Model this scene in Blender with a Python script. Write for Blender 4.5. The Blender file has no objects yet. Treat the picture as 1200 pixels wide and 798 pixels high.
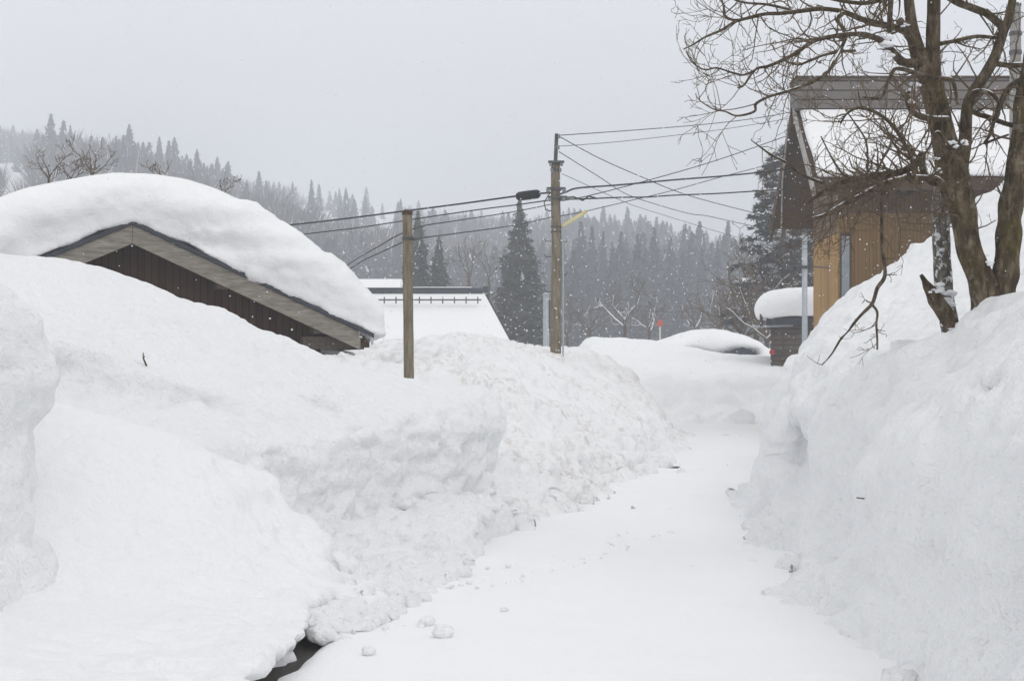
import bpy, math, random
import numpy as np
from mathutils import Vector, Matrix
np.seterr(over='ignore'); random.seed(7); RNG = np.random.default_rng(11)
S = bpy.context.scene; C = S.collection
F = 1667.0; HZ = 430.0; EYE = 1.7            # focal length and horizon of the 1200 px wide photograph, eye height
def P(px, py, Y): return Vector(((px-600)*Y/F, Y, EYE+(HZ-py)*Y/F))
def PX(px, Y): return (px-600)*Y/F
def PZ(py, Y): return EYE+(HZ-py)*Y/F

# ------------------------------------------------------------------ noise
def _h(ix, iy, iz, s):
    n = (ix*374761393 + iy*668265263 + iz*2147483647 + s*1274126177) & 0xFFFFFFFF
    n = ((n ^ (n >> 13))*1274126177) & 0xFFFFFFFF
    n = ((n ^ (n >> 16))*2246822519) & 0xFFFFFFFF
    return ((n ^ (n >> 15)) & 0xFFFF).astype(np.float32)/32767.5-1.0
def noise(x, y, z, s=0):
    x = np.asarray(x, np.float64)+1000; y = np.asarray(y, np.float64)+1000; z = np.asarray(z, np.float64)+1000
    x, y, z = np.broadcast_arrays(x, y, z)
    ix = np.floor(x).astype(np.int64); iy = np.floor(y).astype(np.int64); iz = np.floor(z).astype(np.int64)
    f = lambda t: (t*t*t*(t*(t*6-15)+10)).astype(np.float32)
    u, v, w = f(x-ix), f(y-iy), f(z-iz)
    L = lambda a, b, t: a+(b-a)*t
    def row(jy, jz): return L(_h(ix, iy+jy, iz+jz, s), _h(ix+1, iy+jy, iz+jz, s), u)
    return L(L(row(0, 0), row(1, 0), v), L(row(0, 1), row(1, 1), v), w)
def fbm(x, y, z, o=3, s=0):
    r = 0; a = 1.0
    for i in range(o):
        r = r+a*noise(x*2**i, y*2**i, z*2**i, s+i); a *= .5
    return r
def sst(a, b, x):
    t = np.clip((x-a)/(b-a), 0, 1); return t*t*(3-2*t)

# ------------------------------------------------------------------ objects
def tag(o, label=None, cat=None, group=None, kind=None):
    if label: o['label'] = label
    if cat: o['category'] = cat
    if group: o['group'] = group
    if kind: o['kind'] = kind
    return o
def empty(name, loc=(0, 0, 0), rz=0, label=None, cat=None, group=None):
    o = bpy.data.objects.new(name, None); C.objects.link(o); o.location = loc; o.rotation_euler = (0, 0, rz)
    o.empty_display_size = .2
    return tag(o, label, cat, group)
def mk(name, v, f, mats, parent=None, midx=None, smooth=False):
    me = bpy.data.meshes.new(name)
    v = np.asarray(v, np.float32)
    if isinstance(f, np.ndarray):
        n, k = f.shape
        me.vertices.add(len(v)); me.vertices.foreach_set('co', v.ravel())
        me.loops.add(n*k); me.loops.foreach_set('vertex_index', f.ravel().astype(np.int32))
        me.polygons.add(n); me.polygons.foreach_set('loop_start', np.arange(0, n*k, k, dtype=np.int32))
        me.update(calc_edges=True); me.validate()
    else:
        me.from_pydata(v.tolist(), [], f)
    for m in (mats if isinstance(mats, (list, tuple)) else [mats]): me.materials.append(m)
    if midx is not None: me.polygons.foreach_set('material_index', np.asarray(midx, np.int32))
    if smooth: me.polygons.foreach_set('use_smooth', np.ones(len(me.polygons), bool))
    me.update()
    o = bpy.data.objects.new(name, me); C.objects.link(o)
    if parent: o.parent = parent
    return o
def dup(o, parent=None):
    c = o.copy(); C.objects.link(c)
    if parent: c.parent = parent
    for ch in list(o.children): dup(ch, c)
    return c
class MB:
    """collects shapes and links them as one mesh"""
    def __init__(s): s.v = []; s.f = []
    def add(s, v, f):
        b = len(s.v); s.v += [tuple(p) for p in v]; s.f += [tuple(i+b for i in q) for q in f]
    def hexa(s, p):      # 8 corner points: bottom ring 0-3, top ring 4-7
        s.add(p, [(3, 2, 1, 0), (4, 5, 6, 7), (0, 1, 5, 4), (1, 2, 6, 5), (2, 3, 7, 6), (3, 0, 4, 7)])
    def box(s, x0, x1, y0, y1, z0, z1):
        s.hexa([(x0, y0, z0), (x1, y0, z0), (x1, y1, z0), (x0, y1, z0), (x0, y0, z1), (x1, y0, z1), (x1, y1, z1), (x0, y1, z1)])
    def prism(s, poly, y0, y1):      # outline in x,z pushed along y
        n = len(poly)
        s.add([(x, y0, z) for x, z in poly]+[(x, y1, z) for x, z in poly],
              [tuple(range(n)), tuple(range(2*n-1, n-1, -1))]+[((i+1) % n, i, n+i, n+(i+1) % n) for i in range(n)])
    def prism_x(s, poly, x0, x1):    # outline in y,z pushed along x
        n = len(poly)
        s.add([(x0, y, z) for y, z in poly]+[(x1, y, z) for y, z in poly],
              [tuple(range(n-1, -1, -1)), tuple(range(n, 2*n))]+[(i, (i+1) % n, n+(i+1) % n, n+i) for i in range(n)])
    def tube(s, pts, rad, k=8, rough=0.0, caps=True, seed=0):
        pts = [Vector(p) for p in pts]; n = len(pts)
        if not hasattr(rad, '__len__'): rad = [rad]*n
        t0 = (pts[1]-pts[0]).normalized()
        u = t0.orthogonal().normalized(); b = len(s.v)
        for i, p in enumerate(pts):
            t = (pts[min(i+1, n-1)]-pts[max(i-1, 0)])
            t = t.normalized() if t.length > 1e-9 else t0
            u = u-t*u.dot(t)
            u = u.normalized() if u.length > 1e-6 else t.orthogonal().normalized()
            w = t.cross(u)
            for j in range(k):
                a = 2*math.pi*j/k; r = rad[i]
                if rough:
                    r *= 1+rough*(math.sin(3*a+i*.35+seed)*.5+math.sin(5*a-i*.5+seed*2)*.35+math.sin(2*a+i*.9)*.3)
                s.v.append(tuple(p+u*(math.cos(a)*r)+w*(math.sin(a)*r)))
        for i in range(n-1):
            for j in range(k):
                j2 = (j+1) % k
                s.f.append((b+i*k+j, b+i*k+j2, b+(i+1)*k+j2, b+(i+1)*k+j))
        if caps:
            s.f.append(tuple(b+j for j in range(k-1, -1, -1))); s.f.append(tuple(b+(n-1)*k+j for j in range(k)))
    def lathe(s, c, prof, k=12):     # prof: (radius, height) list
        b = len(s.v); n = len(prof)
        for r, h in prof:
            for j in range(k):
                a = 2*math.pi*j/k; s.v.append((c[0]+r*math.cos(a), c[1]+r*math.sin(a), c[2]+h))
        for i in range(n-1):
            for j in range(k):
                j2 = (j+1) % k; s.f.append((b+i*k+j, b+i*k+j2, b+(i+1)*k+j2, b+(i+1)*k+j))
        s.f.append(tuple(b+j for j in range(k-1, -1, -1))); s.f.append(tuple(b+(n-1)*k+j for j in range(k)))
    def build(s, name, mat, parent=None, smooth=False): return mk(name, np.array(s.v, np.float32).reshape(-1, 3), s.f, mat, parent, None, smooth)

# ------------------------------------------------------------------ materials
def mat(name): 
    m = bpy.data.materials.new(name); m.use_nodes = True
    nt = m.node_tree; b = nt.nodes['Principled BSDF']
    return m, nt, b
def N(nt, t, **kw):
    n = nt.nodes.new(t)
    for k, v in kw.items():
        if k in n.inputs: n.inputs[k].default_value = v
        else: setattr(n, k, v)
    return n
def ramp(nt, fac, stops):
    r = nt.nodes.new('ShaderNodeValToRGB'); e = r.color_ramp.elements
    while len(e) < len(stops): e.new(.5)
    for i, (p, c) in enumerate(stops): e[i].position = p; e[i].color = (*c, 1)
    nt.links.new(fac, r.inputs[0]); return r.outputs[0]
def coords(nt, scale=(1, 1, 1), obj=True):
    tc = nt.nodes.new('ShaderNodeTexCoord'); mp = nt.nodes.new('ShaderNodeMapping')
    mp.inputs['Scale'].default_value = scale
    nt.links.new(tc.outputs['Object'], mp.inputs[0]); return mp.outputs[0]
def noise_n(nt, co, sc, det=4, rough=.6):
    n = N(nt, 'ShaderNodeTexNoise'); n.inputs['Scale'].default_value = sc; n.inputs['Detail'].default_value = det; n.inputs['Roughness'].default_value = rough
    nt.links.new(co, n.inputs['Vector']); return n.outputs['Fac']
def mixc(nt, fac, a, b):
    m = nt.nodes.new('ShaderNodeMix'); m.data_type = 'RGBA'
    for i, s in ((6, a), (7, b)):
        if hasattr(s, 'links') or hasattr(s, 'is_output'): nt.links.new(s, m.inputs[i])
        else: m.inputs[i].default_value = (*s, 1)
    if isinstance(fac, (int, float)): m.inputs[0].default_value = fac
    else: nt.links.new(fac, m.inputs[0])
    return m.outputs[2]
def bump(nt, b, h, strength, dist, prev=None):
    n = N(nt, 'ShaderNodeBump'); n.inputs['Strength'].default_value = strength; n.inputs['Distance'].default_value = dist
    nt.links.new(h, n.inputs['Height'])
    if prev is not None: nt.links.new(prev, n.inputs['Normal'])
    nt.links.new(n.outputs[0], b.inputs['Normal']); return n.outputs[0]
def snow_mat(name, col=(.94, .943, .95), dirt=0.0, b1=.35, grain=1.0):
    m, nt, b = mat(name); co = coords(nt)
    b.inputs['Roughness'].default_value = .75; b.inputs['Specular IOR Level'].default_value = .15
    base = col
    tint = ramp(nt, noise_n(nt, co, 1.3, 5, .6), [(.3, tuple(c*.98 for c in col)), (.7, col)])
    if dirt > 0:
        f = nt.nodes.new('ShaderNodeMath'); f.operation = 'MULTIPLY'; f.inputs[1].default_value = dirt
        d1 = ramp(nt, noise_n(nt, co, .9, 4, .6), [(.47, (0, 0, 0)), (.60, (1, 1, 1))])
        d2 = ramp(nt, noise_n(nt, co, 9, 5, .7), [(.48, (0, 0, 0)), (.62, (1, 1, 1))])
        mm = nt.nodes.new('ShaderNodeMath'); mm.operation = 'MULTIPLY'
        nt.links.new(d1, mm.inputs[0]); nt.links.new(d2, mm.inputs[1]); nt.links.new(mm.outputs[0], f.inputs[0])
        tint = mixc(nt, f.outputs[0], tint, (.42, .36, .28))
    nt.links.new(tint, b.inputs['Base Color'])
    p = bump(nt, b, noise_n(nt, co, 6, 7, .62), b1, .09)
    p = bump(nt, b, noise_n(nt, co, 19, 5, .65), .45*grain, .03, p)
    p = bump(nt, b, noise_n(nt, co, 55, 5, .7), .45*grain, .014, p)
    return m
def flat_mat(name, c1, c2, sc=6, rough=.8, scale=(1, 1, 1), bmp=.3, metal=0.0, dist=.01):
    m, nt, b = mat(name); co = coords(nt, scale)
    f = noise_n(nt, co, sc, 6, .65)
    nt.links.new(ramp(nt, f, [(.32, c1), (.68, c2)]), b.inputs['Base Color'])
    b.inputs['Roughness'].default_value = rough; b.inputs['Metallic'].default_value = metal
    b.inputs['Specular IOR Level'].default_value = .25
    if bmp: bump(nt, b, f, bmp, dist)
    return m
def plank_mat(name, c1, c2, width, axis='X', grain=(14, 14, 1.2), gap=.10):
    """wood boards: a dark joint every WIDTH metres across AXIS, grain along the board, each board its own tone"""
    m, nt, b = mat(name); co = coords(nt); sep = nt.nodes.new('ShaderNodeSeparateXYZ'); nt.links.new(co, sep.inputs[0])
    dv = N(nt, 'ShaderNodeMath', operation='DIVIDE'); dv.inputs[1].default_value = width; nt.links.new(sep.outputs[axis], dv.inputs[0])
    fl = N(nt, 'ShaderNodeMath', operation='FLOOR'); nt.links.new(dv.outputs[0], fl.inputs[0])
    fr = N(nt, 'ShaderNodeMath', operation='FRACT'); nt.links.new(dv.outputs[0], fr.inputs[0])
    wn = N(nt, 'ShaderNodeTexWhiteNoise', noise_dimensions='1D'); nt.links.new(fl.outputs[0], wn.inputs['W'])
    g = noise_n(nt, coords(nt, grain), 3, 6, .7); big = noise_n(nt, co, 1.1, 4, .6)
    ad = N(nt, 'ShaderNodeMath', operation='MULTIPLY_ADD'); ad.inputs[1].default_value = .38; nt.links.new(wn.outputs[0], ad.inputs[0]); nt.links.new(g, ad.inputs[2])
    ad2 = N(nt, 'ShaderNodeMath', operation='MULTIPLY_ADD'); ad2.inputs[1].default_value = .5; nt.links.new(big, ad2.inputs[0]); nt.links.new(ad.outputs[0], ad2.inputs[2])
    col = ramp(nt, ad2.outputs[0], [(.55, c1), (1.1, c2)])
    j = N(nt, 'ShaderNodeMath', operation='LESS_THAN'); j.inputs[1].default_value = gap; nt.links.new(fr.outputs[0], j.inputs[0])
    nt.links.new(mixc(nt, j.outputs[0], col, tuple(c*.35 for c in c1)), b.inputs['Base Color'])
    iv = N(nt, 'ShaderNodeMath', operation='SUBTRACT'); iv.inputs[0].default_value = 1; nt.links.new(j.outputs[0], iv.inputs[1])
    p = bump(nt, b, iv.outputs[0], .6, .008); bump(nt, b, g, .4, .006, p)
    b.inputs['Roughness'].default_value = .85; b.inputs['Specular IOR Level'].default_value = .2
    return m
def bark_mat(name, c1, c2, moss=0.0, snow=0.0, lich=.25):
    m, nt, b = mat(name); co = coords(nt, (1, 1, .35)); c0 = coords(nt)
    f = noise_n(nt, co, 16, 8, .7)
    col = ramp(nt, f, [(.36, tuple(c*.45 for c in c1)), (.5, c1), (.68, c2)])
    l = ramp(nt, noise_n(nt, c0, 11, 5, .65), [(.58, (0, 0, 0)), (.66, (1, 1, 1))])
    k = N(nt, 'ShaderNodeMath', operation='MULTIPLY'); k.inputs[1].default_value = lich; nt.links.new(l, k.inputs[0])
    col = mixc(nt, k.outputs[0], col, (.42, .40, .35))
    if moss:
        q = ramp(nt, noise_n(nt, c0, 3.2, 5, .6), [(.50, (0, 0, 0)), (.62, (1, 1, 1))])
        k = N(nt, 'ShaderNodeMath', operation='MULTIPLY'); k.inputs[1].default_value = moss; nt.links.new(q, k.inputs[0])
        col = mixc(nt, k.outputs[0], col, (.13, .10, .025))
    if snow:
        q = ramp(nt, noise_n(nt, c0, 20, 6, .65), [(.62-.2*snow, (0, 0, 0)), (.66-.2*snow, (1, 1, 1))])
        col = mixc(nt, q, col, (.82, .84, .87))
    nt.links.new(col, b.inputs['Base Color']); b.inputs['Roughness'].default_value = .9; b.inputs['Specular IOR Level'].default_value = .15
    vo = N(nt, 'ShaderNodeTexVoronoi', feature='DISTANCE_TO_EDGE'); vo.inputs['Scale'].default_value = 26; nt.links.new(coords(nt, (1, 1, .22)), vo.inputs['Vector'])
    p = bump(nt, b, vo.outputs['Distance'], .7, .05); bump(nt, b, f, 1, .04, p); return m
M = {}
M['snow'] = snow_mat('snow', b1=.55)
M['snow_wall'] = snow_mat('wall_snow', (.95, .955, .965), b1=.9)
M['snow_plough'] = snow_mat('ploughed_snow', (.95, .95, .955), dirt=.40, b1=.8)
M['snow_lane'] = snow_mat('lane_snow', (.91, .914, .922), b1=.14, grain=.6)
M['snow_roof'] = snow_mat('roof_snow', (.93, .93, .935), b1=.3)
M['asphalt'] = flat_mat('wet_asphalt', (.02, .019, .018), (.07, .06, .05), 30, .6, bmp=.5)
M['brown_board'] = plank_mat('dark_brown_boards', (.035, .019, .011), (.066, .038, .024), .11)
M['grey_board'] = flat_mat('weathered_bargeboard', (.15, .135, .115), (.33, .30, .255), 3.2, .85, (1.2, 6, 9), .4)
M['roof_edge'] = flat_mat('dark_roof_metal', (.03, .035, .045), (.06, .065, .08), 8, .5, bmp=.1)
M['old_wood'] = flat_mat('old_timber', (.07, .055, .045), (.15, .12, .095), 5, .85, (4, 1, 4), .4)
M['ochre'] = plank_mat('ochre_boards', (.16, .092, .030), (.215, .128, .045), .09, gap=.09)
M['eave_shade_board'] = plank_mat('shaded_brown_boards', (.075, .044, .022), (.13, .082, .043), .10, gap=.12)  # brown boards with the shade under the eave put into their colour
M['ochre_side'] = plank_mat('ochre_side_boards', (.22, .125, .045), (.40, .24, .09), .12, axis='Y', gap=.07)
M['ridge_board'] = plank_mat('weathered_ridge_boards', (.075, .067, .061), (.175, .158, .145), .235, axis='Z', grain=(1.2, 8, 14), gap=.13)
M['pale_board'] = flat_mat('pale_grey_verge', (.26, .24, .225), (.42, .40, .375), 6, .8, (6, 1, 1), .3)
M['dark_wood'] = flat_mat('dark_eave_wood', (.05, .03, .017), (.10, .064, .038), 6, .85, (1, 4, 4), .3)
M['gable_brown'] = plank_mat('gable_brown_boards', (.085, .054, .032), (.18, .12, .075), .2, axis='Z', grain=(1.5, 1.5, 10), gap=.12)
M['shed_board'] = plank_mat('shed_boards', (.06, .05, .042), (.15, .125, .105), .17, axis='Z', grain=(1.2, 1.2, 12), gap=.1)
M['steel'] = flat_mat('galvanised_steel', (.36, .39, .42), (.46, .49, .52), 9, .5, bmp=.05, metal=.35)
M['window'] = flat_mat('grey_window_panel', (.22, .25, .28), (.32, .35, .38), 3, .3, bmp=.02)
M['pole_wood'] = flat_mat('pole_timber', (.11, .088, .06), (.27, .23, .17), 7, .9, (3.5, 3.5, .5), .6)
M['pole_grey'] = flat_mat('concrete_pole', (.20, .195, .18), (.30, .29, .265), 5, .85, bmp=.2)
M['black'] = flat_mat('black_rubber', (.012, .012, .013), (.03, .03, .032), 12, .6, bmp=.1)
M['dark_metal'] = flat_mat('dark_pole_metal', (.06, .06, .062), (.12, .12, .12), 12, .5, bmp=.1, metal=.3)
M['wire'] = flat_mat('cable_sheath', (.03, .03, .033), (.055, .055, .06), 3, .6, bmp=0)
M['yellow'] = flat_mat('yellow_plastic', (.55, .47, .22), (.68, .60, .34), 4, .5, bmp=0)
M['porcelain'] = flat_mat('porcelain', (.18, .19, .2), (.26, .27, .28), 4, .3, bmp=0)
M['red'] = flat_mat('red_paint', (.48, .09, .05), (.62, .13, .08), 4, .5, bmp=0)
M['crimson'] = flat_mat('crimson_paint', (.35, .03, .035), (.45, .05, .05), 4, .4, bmp=0)
M['pale_post'] = flat_mat('pale_post_paint', (.55, .53, .5), (.68, .66, .63), 4, .5, bmp=0)
M['bark'] = bark_mat('brown_bark', (.10, .074, .046), (.27, .215, .145), moss=.3, lich=.35)
M['bark_mossy'] = bark_mat('mossy_bark', (.10, .075, .046), (.27, .22, .15), moss=.6, lich=.3)
M['limb'] = bark_mat('limb_bark', (.105, .08, .053), (.24, .195, .135), moss=.2, lich=.25)
M['bark_snowy'] = bark_mat('bark_plastered_with_snow', (.17, .15, .125), (.42, .385, .34), snow=.40)
M['twig'] = flat_mat('twig_bark', (.09, .065, .042), (.17, .128, .085), 9, .9, bmp=0)
M['twig_grey'] = flat_mat('grey_twig_bark', (.09, .075, .065), (.17, .145, .125), 5, .9, bmp=0)
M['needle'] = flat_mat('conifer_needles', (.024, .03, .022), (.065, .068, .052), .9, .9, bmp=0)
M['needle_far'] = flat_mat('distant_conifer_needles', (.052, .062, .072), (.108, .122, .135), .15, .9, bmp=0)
M['pine'] = flat_mat('pine_needles', (.04, .047, .043), (.085, .092, .082), 1.2, .9, bmp=0)
M['trunk'] = flat_mat('conifer_trunk', (.06, .045, .035), (.13, .1, .08), 3, .9, bmp=0)
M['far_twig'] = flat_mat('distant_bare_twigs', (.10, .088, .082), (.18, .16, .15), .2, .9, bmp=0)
M['snow_plain'] = flat_mat('clinging_snow', (.84, .86, .89), (.90, .91, .93), 3, .8, bmp=0)
m, nt, b = mat('ice'); b.inputs['Base Color'].default_value = (.85, .9, .95, 1); b.inputs['Roughness'].default_value = .12
b.inputs['Transmission Weight'].default_value = .8; b.inputs['IOR'].default_value = 1.31; M['ice'] = m

# ------------------------------------------------------------------ snow shapes from implicit fields
def surface_nets(Fv, xs, ys, zs):
    Fv = Fv.copy(); e = -.02
    Fv[0] = np.minimum(Fv[0], e); Fv[-1] = np.minimum(Fv[-1], e); Fv[:, 0] = np.minimum(Fv[:, 0], e); Fv[:, -1] = np.minimum(Fv[:, -1], e)
    Fv[:, :, 0] = np.minimum(Fv[:, :, 0], e); Fv[:, :, -1] = np.minimum(Fv[:, :, -1], e)
    s = Fv > 0
    cnt = np.zeros(tuple(n-1 for n in s.shape), np.uint8)
    for a in (0, 1):
        for b in (0, 1):
            for c in (0, 1):
                cnt += s[a:s.shape[0]-1+a, b:s.shape[1]-1+b, c:s.shape[2]-1+c]
    act = (cnt > 0) & (cnt < 8)
    I, J, K = np.nonzero(act); idx = np.full(act.shape, -1, np.int32); idx[I, J, K] = np.arange(len(I))
    corner = {(a, b, c): Fv[I+a, J+b, K+c] for a in (0, 1) for b in (0, 1) for c in (0, 1)}
    acc = np.zeros((len(I), 3), np.float32); n = np.zeros(len(I), np.float32)
    for p in corner:
        for ax in range(3):
            if p[ax] == 0:
                q = list(p); q[ax] = 1; q = tuple(q)
                a, b = corner[p], corner[q]; mk_ = (a > 0) != (b > 0)
                t = np.where(mk_, a/np.where(mk_, a-b, 1), 0)
                for d in range(3):
                    acc[:, d] += np.where(mk_, (t if d == ax else p[d]), 0)
                n += mk_
    acc /= n[:, None]
    def co(ar, i, fr): return ar[i]+(ar[i+1]-ar[i])*fr
    V = np.stack([co(xs, I, acc[:, 0]), co(ys, J, acc[:, 1]), co(zs, K, acc[:, 2])], 1)
    Q = []
    for ax in range(3):
        o = [1, 1, 1]; o[ax] = 0
        sl0 = tuple(slice(None, -1) if d == ax else slice(1, -1) for d in range(3))
        sl1 = tuple(slice(1, None) if d == ax else slice(1, -1) for d in range(3))
        ch = s[sl0] != s[sl1]; pos = s[sl0][ch]
        i, j, k = np.nonzero(ch); g = [i, j, k]
        d1, d2 = [(1, 2), (2, 0), (0, 1)][ax]
        for d in range(3):
            if d != ax: g[d] = g[d]+1
        def cell(a, b):
            h = [g[0], g[1], g[2]]; h[d1] = h[d1]-a; h[d2] = h[d2]-b
            return idx[h[0], h[1], h[2]]
        q = np.stack([cell(1, 1), cell(0, 1), cell(0, 0), cell(1, 0)], 1)
        q[~pos] = q[~pos][:, ::-1]; Q.append(q)
    return V, np.concatenate(Q)
def poly_sdf(poly, X, Y):
    d = np.full(X.shape, 1e9); ins = np.zeros(X.shape, bool); n = len(poly)
    for i in range(n):
        (x0, y0), (x1, y1) = poly[i], poly[(i+1) % n]
        ex, ey = x1-x0, y1-y0; t = np.clip(((X-x0)*ex+(Y-y0)*ey)/(ex*ex+ey*ey), 0, 1)
        d = np.minimum(d, np.hypot(X-x0-t*ex, Y-y0-t*ey))
        if y0 != y1: ins ^= ((y0 > Y) != (y1 > Y)) & (X < ex*(Y-y0)/ey+x0)
    return np.where(ins, d, -d)
def tps(pts, X, Y):
    p = np.array([(a[0], a[1]) for a in pts]); z = np.array([a[2] for a in pts]); n = len(p)
    ph = lambda r2: np.where(r2 > 1e-12, r2*np.log(np.maximum(r2, 1e-12))*.5, 0)
    A = np.zeros((n+3, n+3)); r2 = ((p[:, None]-p[None])**2).sum(2)
    A[:n, :n] = ph(r2)+np.eye(n)*.05; A[:n, n] = 1; A[:n, n+1:] = p; A[n, :n] = 1; A[n+1:, :n] = p.T
    w = np.linalg.solve(A, np.concatenate([z, [0, 0, 0]]))
    out = w[n]+w[n+1]*X+w[n+2]*Y
    for i in range(n): out = out+w[i]*ph((X-p[i, 0])**2+(Y-p[i, 1])**2)
    return np.clip(out, z.min()-.15, z.max()+.1)
def smin(a, b, k):
    h = np.maximum(k-np.abs(a-b), 0)/k; return np.minimum(a, b)-h*h*k*.25
def smax(a, b, k): return -smin(-a, -b, k)
def gspace(a, b, rel, mn):
    out = [a]
    while out[-1] < b: out.append(out[-1]+max(mn, abs(out[-1])*rel))
    return np.array(out)
def displace(V, Nn, layers, mask):
    x, y, z = V.T; d = 0
    for kind, amp, fr, sz in layers:
        fx = fr if not isinstance(fr, tuple) else fr[0]; fz = fr if not isinstance(fr, tuple) else fr[1]
        if kind == 'n': q = noise(x*fx, y*fx, z*fz, sz)
        else: q = 1.2*np.abs(noise(x*fx, y*fx, z*fz, sz))-.35      # billows: round lumps with creases between
        d = d+amp*q
    return V+Nn*(d*mask)[:, None]
def snow_body(name, Fv, xs, ys, zs, material, layers, parent=None, top_smooth=.4, rough_fn=None, kx=None):
    V, Q = surface_nets(Fv, xs, ys, zs)
    o = mk(name, V, Q, material, parent, None, True)
    me = o.data; nv = len(me.vertices); Nn = np.empty(nv*3, np.float32)
    me.vertex_normals.foreach_get('vector', Nn); Nn = Nn.reshape(-1, 3)
    co = np.empty(nv*3, np.float32); me.vertices.foreach_get('co', co); co = co.reshape(-1, 3)
    mask = 1-(1-top_smooth)*sst(.80, .98, Nn[:, 2])
    mask = mask*(.55+.45*np.clip(noise(co[:, 0]*.7, co[:, 1]*.7, co[:, 2]*.7, 77)+.6, 0, 1.3))
    if rough_fn is not None: mask = mask*rough_fn(co)
    co = displace(co, Nn, layers, mask)
    me.vertices.foreach_set('co', co.astype(np.float32).ravel()); me.update()
    return o
LAY = [('n', .07, 1.3, 1), ('b', .07, 2.6, 2), ('b', .05, 5.5, 3), ('n', .022, 11, 4), ('n', .010, 22, 5)]
def low_rough(lo, hi, z0=.25, z1=.75): return lambda co: hi+(lo-hi)*sst(z0, z1, co[:, 2])
def snow_bank(name, poly, ctrl, material, x, y, z, res=.04, rel=.0035, k=.45, ov=None, edge=.10, talus=None, lumps=(), layers=LAY, top_smooth=.4, slope=1.0, rough_fn=None, extra=None, grow_=0.0):
    xs = np.arange(x[0], x[1]+res, res); ys = gspace(y[0], y[1], rel, res*.8); zs = np.arange(z[0], z[1]+res, res)
    X, Y = np.meshgrid(xs, ys, indexing='ij')
    d2 = poly_sdf(poly, X, Y)+grow_+edge*fbm(X*.9, Y*.9, 0*X, 3, 5)+edge*.35*noise(X*3.3, Y*3.3, 0*X, 9)
    zt = tps(ctrl, X, Y)+.04*fbm(X*.8, Y*.8, 0*X, 2, 31)
    Z = zs[None, None, :].astype(np.float32)
    a = d2[:, :, None].astype(np.float32)
    if ov is not None:
        zz, oo = zip(*ov); a = a+np.interp(zs, zz, oo).astype(np.float32)[None, None, :]
    Fv = smin(a, (zt[:, :, None].astype(np.float32)-Z)*slope, k)
    if talus:
        for (w, h, pw, sd) in talus:
            q = np.clip(1+np.minimum(d2, 0)/(w*(1+.28*noise(X*.8, Y*.8, 0*X, sd))), 0, 1)**pw
            zt2 = h*(1+.25*fbm(X*1.1, Y*1.1, 0*X, 3, sd+3))*q-.08*(q <= 0)-.03
            Fv = smax(Fv, (zt2[:, :, None].astype(np.float32)-Z)*.8, .12)
    for (cx, cy, cz, r) in lumps:
        R = r*1.7
        i0, i1 = np.searchsorted(xs, [cx-R, cx+R]); j0, j1 = np.searchsorted(ys, [cy-R, cy+R]); k0, k1 = np.searchsorted(zs, [cz-R, cz+R])
        if i1-i0 < 2 or j1-j0 < 2 or k1-k0 < 2: continue
        sub = Fv[i0:i1, j0:j1, k0:k1]
        gx, gy, gz_ = np.meshgrid(xs[i0:i1], ys[j0:j1], zs[k0:k1], indexing='ij'); th = (cx*37.3+cy*17.1) % 3.14
        u_ = (gx-cx)*math.cos(th)+(gy-cy)*math.sin(th); v_ = (gy-cy)*math.cos(th)-(gx-cx)*math.sin(th)
        wob_ = .30*noise(gx*1.1/r, gy*1.1/r, gz_*1.1/r, 7)+.22*noise(gx*2.6/r, gy*2.6/r, gz_*2.6/r, 17)
        dd = r*(1+wob_)-np.sqrt((u_*.85)**2+(v_*1.15)**2+((gz_-cz)*1.35)**2)
        Fv[i0:i1, j0:j1, k0:k1] = smax(sub, dd.astype(np.float32), r*.8)
    if extra is not None: Fv = extra(Fv, X, Y, Z, d2)
    return snow_body(name, Fv, xs, ys, zs, material, layers, None, top_smooth, rough_fn)
def along(poly, n, off, rng, r0, r1, zf=.25):
    """lumps scattered beside an open polyline"""
    seg = [(Vector(poly[i]), Vector(poly[i+1])) for i in range(len(poly)-1)]
    ln = [(b-a).length for a, b in seg]; out = []
    for _ in range(n):
        a, b = random.choices(seg, ln)[0]; t = random.random(); p = a.lerp(b, t); d = (b-a).normalized(); nrm = Vector((d.y, -d.x))
        r = r0+(r1-r0)*random.random()**2.2; p = p+nrm*(off[0]+(off[1]-off[0])*random.random())
        out.append((p.x, p.y, r*zf, r))
    return out
def cp(*t): return [tuple(P(a, b, y)) for a, b, y in t]

# ---- banks
LS = .885        # the whole bank stands this much nearer than first measured
lb_edge = [(x_*LS, y_*LS) for x_, y_ in [(-2.75, 11.6), (-2.05, 12.9), (-1.1, 14.7), (-.45, 15.9), (-.15, 16.6)]]
lb_poly = [(-10, 10), (-3.7, 10.2)]+lb_edge+[(-.22, 15.6), (-.8, 17.0), (-2.0, 17.8), (-10, 18)]
lb_ctrl = cp(*[(a, b, y*LS) for a, b, y in ((0, 305, 16), (60, 303, 16), (120, 314, 16.3), (180, 339, 16.8), (230, 357, 17), (262, 361, 17.2), (290, 374, 17.3), (330, 402, 17.6),
    (380, 417, 18), (400, 425, 18), (420, 432, 18), (440, 438, 18), (470, 443, 18.2), (520, 451, 18.2), (565, 456, 17.6), (330, 485, 13.9), (420, 476, 15.0), (500, 467, 15.9), (568, 461, 16.6),
    (20, 360, 14.3), (100, 385, 14.2), (200, 415, 14.5), (300, 445, 14.5), (110, 470, 12.7), (200, 478, 12.9), (290, 500, 13.2), (20, 430, 12.7),
    (-150, 305, 16), (-150, 420, 12.7), (-200, 330, 19.5), (200, 375, 19.5), (440, 436, 19.4))])
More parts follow.
